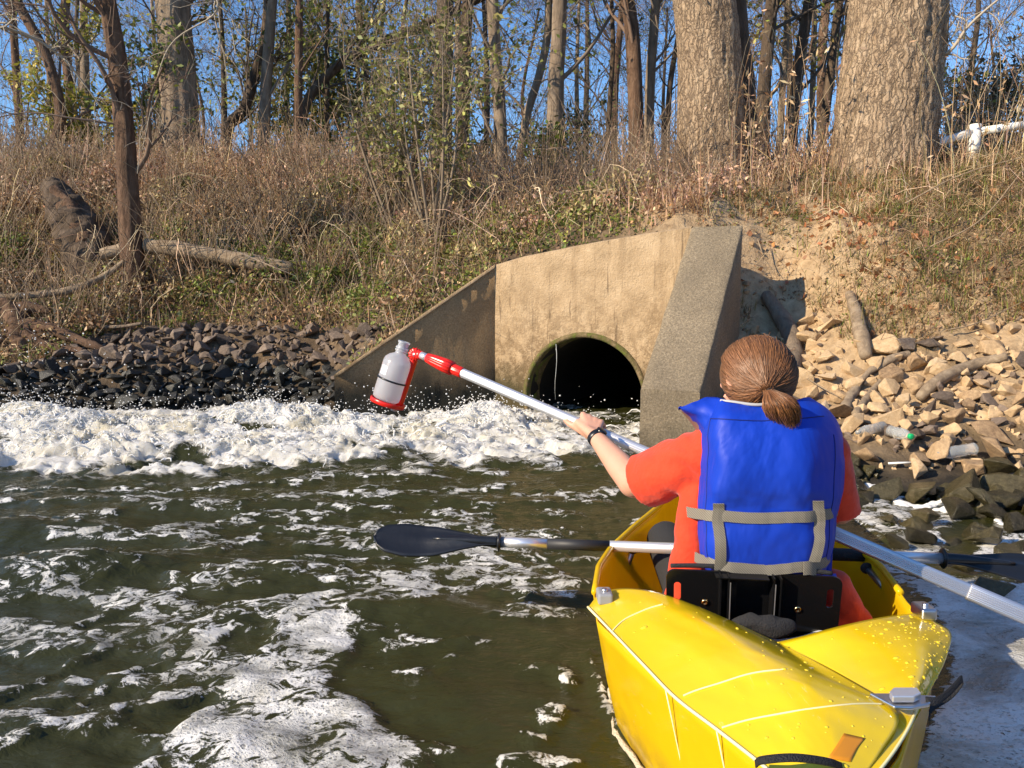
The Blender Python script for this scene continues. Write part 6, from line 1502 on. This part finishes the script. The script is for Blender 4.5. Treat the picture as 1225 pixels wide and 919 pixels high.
for mat, L_ in rest.items():
    mb = MB()
    for (x, y, z, s_) in L_:
        V, F = tlo[rng.integers(NT)]; A = rmat((rng.normal(0, .5), rng.normal(0, .5), rng.uniform(0, 6.28)))
        mb.add((V * s_) @ A.T + [x, y, z + s_ * .42], F)
    # a second hidden layer fills the gaps
    for (x, y, z, s_) in [q for q in L_ if rng.uniform() < .5]:
        V, F = tlo[rng.integers(NT)]; mb.add((V * s_ * .9) @ rmat(rng.uniform(0, 6, 3)).T + [x + rng.normal(0, .04), y + rng.normal(0, .04), z], F)
    o = mb.build({'rock_tan': 'small_tan_stones', 'rock_wet': 'small_wet_stones', 'rock_black': 'small_black_stones', 'rock_brown': 'small_brown_stones'}[mat], M[mat], smooth=False); tag(o, kind='stuff')
# froth running between the wet boulders
m = M['froth'] = Mat('froth', (.9, .9, .88), .5); m.bump(m.noise(30, 8, .7), .8, .02).bump(m.voro(120), .4, .004)
def froth(pts, w, label):
    q = np.array([G(a, b, .03) for a, b in pts]); p = smoothpath(q, 60); mb = MB(); ww = w / FPX * p[:, 1] * .5
    for k in range(60):
        for _ in range(4):
            c = p[k] + rng.normal(0, 1, 3) * [ww[k] * .6, ww[k] * .6, .006]; c[2] = max(c[2], -.02); rr_ = rng.uniform(.2, .55) * min(ww[k], .028) + .004
            mb.add(*ellipsoid(c, (rr_ * 1.5, rr_ * 1.3, rr_ * .8), None, 10, 7))
    tag(remesh(mb, 'foam_trickle', M['froth'], .006, 5), label, 'froth')
froth([(1046, 590), (1062, 598), (1078, 612), (1092, 618)], 17, 'white froth pouring over the stones left of the largest wet boulder')
froth([(1150, 606), (1120, 610), (1098, 618), (1070, 628)], 7, 'thin line of froth above the streaming boulder')
froth([(1130, 618), (1135, 638), (1128, 655), (1118, 668)], 16, 'white froth cascade between the two broad wet boulders')
froth([(1190, 625), (1205, 650), (1215, 662)], 8, 'froth trickle near the right edge')
froth([(1030, 640), (1060, 636), (1078, 642)], 8, 'small patch of froth beside the right elbow')

# ================================================================== GRASS, BRUSH, LEAVES ON THE BANK
def place(n, xr, yr, w, sd):
    """n points on the ground with density w(x, y, z, px, py)"""
    r = np.random.default_rng(sd); out = []
    got = 0
    while got < n:
        x = r.uniform(*xr, n * 2); y = r.uniform(*yr, n * 2); z = ground(x, y); a, b = proj(x, y, z)
        k = r.uniform(0, 1, n * 2) < w(x, y, z, a, b); k &= ~chute(x, y) & ~PH(x, y); q = np.stack([x, y, z, a, b], -1)[k]; out.append(q); got += len(q)
        if len(q) < n * .01: break
    q = np.concatenate(out)[:n]; return q[:, :3], q[:, 3], q[:, 4], r
def PH(x, y):
    bu_ = (x - A0[0]) * Uw[0] + (y - A0[1]) * Uw[1]; bo_ = (x - A0[0]) * Nw[0] + (y - A0[1]) * Nw[1]
    o_ = (x - IB[0]) * (IF - IB)[0] + (y - IB[1]) * (IF - IB)[1]; L2 = ((IF - IB)[:2] ** 2).sum(); s_ = (x - IB[0]) * (OB - IB)[0] + (y - IB[1]) * (OB - IB)[1]; O2 = ((OB - IB)[:2] ** 2).sum()
    return ((bu_ > -.05) & (bu_ < LW + .05) & (bo_ < .08) & (bo_ > -.34)) | ((o_ > -.05 * L2) & (o_ < 1.05 * L2) & (s_ > -.1 * O2) & (s_ < 1.1 * O2))
def stonezone(a, b): return inpoly(a, b, left_zone) | inpoly(a, b, right_zone)
crest_y = lambda a: np.interp(a, [-200, 0, 300, 520, 600, 730, 850, 1060, 1225, 1400], [178, 172, 182, 205, 222, 222, 210, 205, 170, 140])
def wl(x, y, z, a, b):      # left and middle slope
    return ((z > .35) & (a > -160) & (a < 850) & ~stonezone(a, b) & (y < 13)).astype(float)
def wr(x, y, z, a, b):
    return ((z > .45) & (a < 1390) & (a > 835) & ~stonezone(a, b) & (y < 10.5)).astype(float)
def blades(p, L, lean, wid, col, r, seg=3, droop=.5, dirx=None):
    n = len(p); t = np.linspace(0, 1, seg); d = r.normal(0, 1, (n, 3)) * [1, 1, 0]; d = norm(d)
    if dirx is not None: d = norm(d + dirx)
    S_ = norm(np.cross(d, [0, 0, 1.])); k = lean[:, None]
    c = p[:, None] + L[:, None, None] * (np.array([0, 0, 1.]) * (t - droop * k * t ** 2)[..., None] + d[:, None] * (k * t ** 1.5)[..., None])
    w_ = wid[:, None] * np.array([1, .8, .2])[None, :seg]
    V = np.stack([c - S_[:, None] * w_[..., None] / 2, c + S_[:, None] * w_[..., None] / 2], 2).reshape(-1, 3)
    b = np.arange(n)[:, None, None] * seg * 2 + np.arange(seg - 1)[None, :, None] * 2
    return V, (b + np.array([0, 1, 3, 2])).reshape(-1, 4), np.repeat(col, seg * 2, 0)
TAN = [(.60, .43, .25), (.50, .34, .19), (.70, .54, .34), (.36, .23, .12), (.54, .34, .19)]
PINK = [(.66, .43, .30), (.58, .37, .24), (.74, .54, .40), (.46, .28, .17)]
BRN = [(.30, .18, .095), (.20, .12, .06), (.42, .28, .15), (.34, .20, .10)]
GRN = [(.13, .17, .03), (.20, .25, .04), (.09, .12, .025), (.29, .30, .07)]
# --- dry grass over the whole left slope, taller and pinkish at the crest
mb = MB()
p, a, b, r = place(52000, (-9.5, 3.2), (7, 13), lambda x, y, z, a, b: wl(x, y, z, a, b) * (1 - .75 * np.exp(-((a - 650) / 120) ** 2 - ((b - 275) / 30) ** 2)) * (.35 + .65 * sstep(-.2, .4, fbm(x * 1.1, y * 1.1, 4, 3))), 1)
h = sstep(90, 0, b - crest_y(a)); n = len(p); c = np.where((h > r.uniform(0, 1, n))[:, None], pal(PINK, n, r), pal(TAN + BRN, n, r))
V, F, cc = blades(p - [0, 0, .03], r.gamma(3.2, .045, n) * (1 + .7 * h), np.abs(r.normal(.5, .45, n)), r.uniform(.006, .013, n), c, r); mb.add(V, F, cc)
tag(mb.build('dry_grass', M['grass'], col=True), kind='stuff')
# crest plumes: tall stalks with fluffy heads
mb = MB(); p, a, b, r = place(5200, (-9.5, 4), (8.5, 13.2), lambda x, y, z, a, b: (wl(x, y, z, a, b) + wr(x, y, z, a, b)) * sstep(70, 5, b - crest_y(a)) * np.where((a > 250) & (a < 470), 1, .35), 2); n = len(p)
L = r.gamma(5, .062, n); d = r.normal(0, .25, (n, 3)); s_ = np.linspace(0, 1, 5)[None, :, None]
PT = p[:, None] + L[:, None, None] * (s_ * (np.array([0, 0, 1.]) + d[:, None]) + r.normal(0, .1, (n, 1, 3)) * s_ ** 2)
V, F = tubes(PT, np.linspace(.005, .0025, 5)[None] * np.ones((n, 1)), 3); mb.add(V, F, np.repeat(pal(PINK + TAN, n, r), 15, 0))
k = np.repeat(np.arange(n), 9); e = PT[k, 4] * 1; t_ = r.uniform(.55, 1, len(k))[:, None]; e = PT[k, 0] * (1 - t_) + PT[k, 4] * t_ + r.normal(0, .022, (len(k), 3))
V, F, cc = leaves(e, np.full(len(k), .016), pal([(.60, .46, .34), (.50, .35, .25), (.42, .28, .18)], len(k), r), r, 2.2); mb.add(V, F, cc)
tag(mb.build('dry_weeds', M['grass'], col=True), kind='stuff')
# --- tangled stems and brambles
mb = MB(); p, a, b, r = place(4800, (-9.5, 3.2), (7.2, 13), wl, 3); n = len(p)
L = r.gamma(3, .17, n); az = r.uniform(0, 2 * PI, n); d = np.stack([np.cos(az), np.sin(az), 0 * az], -1); s_ = np.linspace(0, 1, 7)[None, :, None]; hgt = r.uniform(.1, .9, n)[:, None, None]
PT = p[:, None] + L[:, None, None] * (d[:, None] * s_ * r.uniform(.3, 1, (n, 1, 1)) + np.array([0, 0, 1.]) * np.sin(s_ * PI * r.uniform(.4, .95, (n, 1, 1))) * hgt + r.normal(0, .12, (n, 1, 3)) * np.sin(s_ * 2 * PI)) + r.normal(0, .012, (n, 7, 3))
inw = chute(PT[..., 0], PT[..., 1]).any(1) | PH(PT[..., 0], PT[..., 1]).any(1); PT = PT[~inw]; n = len(PT)
V, F = tubes(PT, r.uniform(.002, .0058, n)[:, None] * np.linspace(1, .5, 7)[None], 3); mb.add(V, F, np.repeat(pal([(.48, .36, .23), (.36, .24, .14), (.24, .16, .09), (.60, .46, .31)], n, r), 21, 0))
tag(mb.build('bramble_stems', M['twig'], col=True), kind='stuff')
# --- leaves: ivy and weeds low down, brown litter among them
mb = MB(); gn = lambda x, y: fbm(x * .8, y * .8, 14, 4)
p, a, b, r = place(78000, (-9.5, 3.2), (7, 13), lambda x, y, z, a, b: wl(x, y, z, a, b) * (.35 + .45 * sstep(60, 200, b - crest_y(a) + 60) + .6 * np.exp(-((a - 650) / 120) ** 2 - ((b - 275) / 30) ** 2)), 4); n = len(p)
g = np.clip(.30 + .9 * gn(p[:, 0], p[:, 1]) + .30 * sstep(230, 330, b) + 1.5 * np.exp(-((a - 640) / 110) ** 2 - ((b - 280) / 32) ** 2) + .10 + .5 * np.exp(-((a - 510) / 60) ** 2 - ((b - 350) / 35) ** 2) - .5 * sstep(90, 10, b - crest_y(a)), 0, .92)
c = np.where((r.uniform(0, 1, n) < g)[:, None], pal(GRN + [(.26, .25, .07)], n, r, .3), pal(BRN + TAN[:2] + [(.30, .15, .06)], n, r, .3))
lift = np.abs(r.normal(0, .085, n)) * (1 + .8 * fbm(p[:, 0] * 2.2, p[:, 1] * 2.2, 33, 3))
V, F, cc = leaves(p + np.stack([0 * lift, 0 * lift, lift], -1), r.uniform(.014, .034, n), c, r, 1.5); mb.add(V, F, cc)
tag(mb.build('ground_cover', M['leaf'], col=True), kind='stuff')
# shrubby heaps that roughen the slope
mb = MB(); r = np.random.default_rng(31); hp, a, b, _ = place(430, (-9, 2.6), (7.6, 12.6), wl, 5)
for i, q in enumerate(hp):
    n = r.integers(110, 270); rd = r.uniform(.12, .46); e = norm(r.normal(0, 1, (n, 3))) * r.uniform(.6, 1.05, (n, 1)) * [rd, rd, rd * .75]; e[:, 2] = np.abs(e[:, 2]); e = q + e + r.normal(0, .02, (n, 3))
    gq = gn(q[0], q[1]) > .1
    V, F, cc = leaves(e, np.full(n, .026), pal((GRN if gq else PINK if b[i] - crest_y(a[i]) < 70 else BRN + TAN[:2]) if r.uniform() < .7 else [(.36, .30, .12), (.50, .40, .20)], n, r, .3), r, 2.0); mb.add(V, F, cc)
    m_ = 12; s_ = np.linspace(0, 1, 5)[None, :, None]; PT = q + (s_ * (r.normal(0, .6, (m_, 1, 3)) * [1, 1, .3] + [0, 0, 1.1])) * rd * 1.8; V, F = tubes(PT, np.full((m_, 5), .0035), 3); mb.add(V, F, (.28, .2, .13))
tag(mb.build('brush', M['leaf'], col=True), kind='stuff')
# --- right bank: thin grass, litter, orange leaves, sand lumps
mb = MB(); p, a, b, r = place(50000, (1.4, 8.5), (4, 10.3), lambda x, y, z, a, b: wr(x, y, z, a, b) * sstep(-.35, .35, fbm(x * 1.5, y * 1.5, 24, 4) + .75 * sstep(970, 1080, a) - .25 * sstep(1000, 930, a)), 6); n = len(p)
V, F, cc = blades(p, r.gamma(3, .036, n), np.abs(r.normal(.9, .5, n)), r.uniform(.003, .007, n), pal(TAN[:2] + BRN + GRN + [(.28, .24, .08), (.36, .30, .12)], n, r), r); mb.add(V, F, cc)
p, a, b, r = place(2600, (1.4, 8.5), (6, 10.3), lambda x, y, z, a, b: wr(x, y, z, a, b) * sstep(75, 10, b - crest_y(a)), 16); n = len(p)
V, F, cc = blades(p, r.gamma(4, .075, n), np.abs(r.normal(.35, .3, n)), r.uniform(.005, .010, n), pal(TAN + PINK, n, r), r); mb.add(V, F, cc)
tag(mb.build('thin_grass', M['grass'], col=True), kind='stuff')
mb = MB(); p, a, b, r = place(52000, (1.4, 8.5), (4, 10.3), lambda x, y, z, a, b: wr(x, y, z, a, b) * np.clip(.25 + .9 * fbm(x * 2, y * 2, 54, 4) + .5 * sstep(1020, 1140, a) + .4 * sstep(280, 210, b), .06, 1), 7); n = len(p); gq = fbm(p[:, 0] * 1.3, p[:, 1] * 1.3, 44, 3)
c = np.where((gq + r.normal(0, .3, n) > .22)[:, None], pal(GRN, n, r), pal(BRN + BRN + TAN[:2] + [(.40, .17, .07), (.10, .06, .03)], n, r)); lift = np.abs(r.normal(0, .02, n))
V, F, cc = leaves(p + np.stack([0 * lift, 0 * lift, lift], -1), r.uniform(.008, .020, n), c, r, 1.6); mb.add(V, F, cc); tag(mb.build('leaf_litter', M['leaf'], col=True), kind='stuff')
mb = MB(); p, a, b, r = place(1500, (1.4, 8.5), (4, 10.3), lambda x, y, z, a, b: wr(x, y, z, a, b) * (.12 + np.exp(-((a - 1060) / 35) ** 2 - ((b - 310) / 45) ** 2) + .5 * np.exp(-((a - 1010) / 60) ** 2 - ((b - 262) / 25) ** 2)), 8); n = len(p)
V, F, cc = leaves(p + [0, 0, .025], r.uniform(.03, .055, n), pal([(.42, .17, .07), (.52, .25, .11), (.33, .13, .06), (.48, .30, .16)], n, r), r, 1.4); mb.add(V, F, cc); tag(mb.build('fallen_leaves', M['leaf'], col=True), kind='stuff')
mb = MB(); p, a, b, r = place(600, (1.3, 8), (4, 9.5), lambda x, y, z, a, b: wr(x, y, z, a, b) * sstep(1.9, 1.0, z), 9)
for q in p:
    V, F = tlo[rng.integers(NT)]; s_ = rng.gamma(2, .009) + .006; mb.add((V * s_) @ rmat(rng.uniform(0, 6, 3)).T + q, F, None)
tag(mb.build('gravel', M['rock_tan'], smooth=False), kind='stuff')
# wiry tangle on the right bank
mb = MB(); p, a, b, r = place(2800, (1.4, 8.5), (4.5, 10), lambda x, y, z, a, b: wr(x, y, z, a, b) * (.25 + sstep(1000, 1120, a)), 19); n = len(p)
L = r.gamma(3, .075, n); az = r.uniform(0, 2 * PI, n); d = np.stack([np.cos(az), np.sin(az), 0 * az], -1); s_ = np.linspace(0, 1, 6)[None, :, None]
PT = p[:, None] + L[:, None, None] * (d[:, None] * s_ + np.array([0, 0, 1.]) * np.sin(s_ * PI * .8) * r.uniform(.1, .7, (n, 1, 1)) + r.normal(0, .12, (n, 1, 3)) * np.sin(s_ * 2 * PI))
V, F = tubes(PT, r.uniform(.0012, .0032, n)[:, None] * np.linspace(1, .5, 6)[None], 3); mb.add(V, F, np.repeat(pal([(.50, .36, .21), (.30, .19, .10), (.18, .11, .06), (.62, .48, .30)], n, r), 18, 0))
tag(mb.build('wiry_stems', M['twig'], col=True), kind='stuff')
# tall dry canes between the thick trunks and at the right
mb = MB(); p, a, b, r = place(420, (1.5, 8), (7, 10), lambda x, y, z, a, b: wr(x, y, z, a, b) * sstep(50, 5, b - crest_y(a)) * (np.exp(-((a - 920) / 55) ** 2) + .7 * (a > 1110)), 10); n = len(p)
L = r.gamma(6, .16, n); s_ = np.linspace(0, 1, 8)[None, :, None]; PT = p[:, None] + L[:, None, None] * (s_ * (np.array([0, 0, 1.]) + r.normal(0, .22, (n, 1, 3))) + r.normal(0, .22, (n, 1, 3)) * s_ ** 3)
V, F = tubes(PT, np.linspace(.0055, .002, 8)[None] * np.ones((n, 1)), 3); mb.add(V, F, np.repeat(pal(TAN + [(.60, .48, .32)], n, r), 24, 0))
k = r.integers(0, n, 1500); t_ = r.uniform(.3, 1, 1500)[:, None]; e = PT[k, 3] * (1 - t_) + PT[k, 7] * t_ + r.normal(0, .02, (1500, 3)); V, F, cc = leaves(e, np.full(1500, .024), pal(TAN, 1500, r), r, 3.5); mb.add(V, F, cc)
tag(mb.build('dry_canes', M['grass'], col=True), kind='stuff')
# upright reeds by the log on the left
mb = MB(); r = np.random.default_rng(12); n = 60; ctr = np.array([G(x_, y_) for x_, y_ in zip(r.normal(228, 18, n), r.uniform(322, 345, n))]); s_ = np.linspace(0, 1, 5)[None, :, None]
PT = ctr[:, None] + r.uniform(.3, .75, n)[:, None, None] * s_ * (np.array([0, 0, 1.]) + r.normal(0, .16, (n, 1, 3))); V, F = tubes(PT, np.linspace(.006, .002, 5)[None] * np.ones((n, 1)), 3); mb.add(V, F, np.repeat(pal(TAN, n, r), 15, 0))
tag(mb.build('reeds', M['grass'], col=True), kind='stuff')
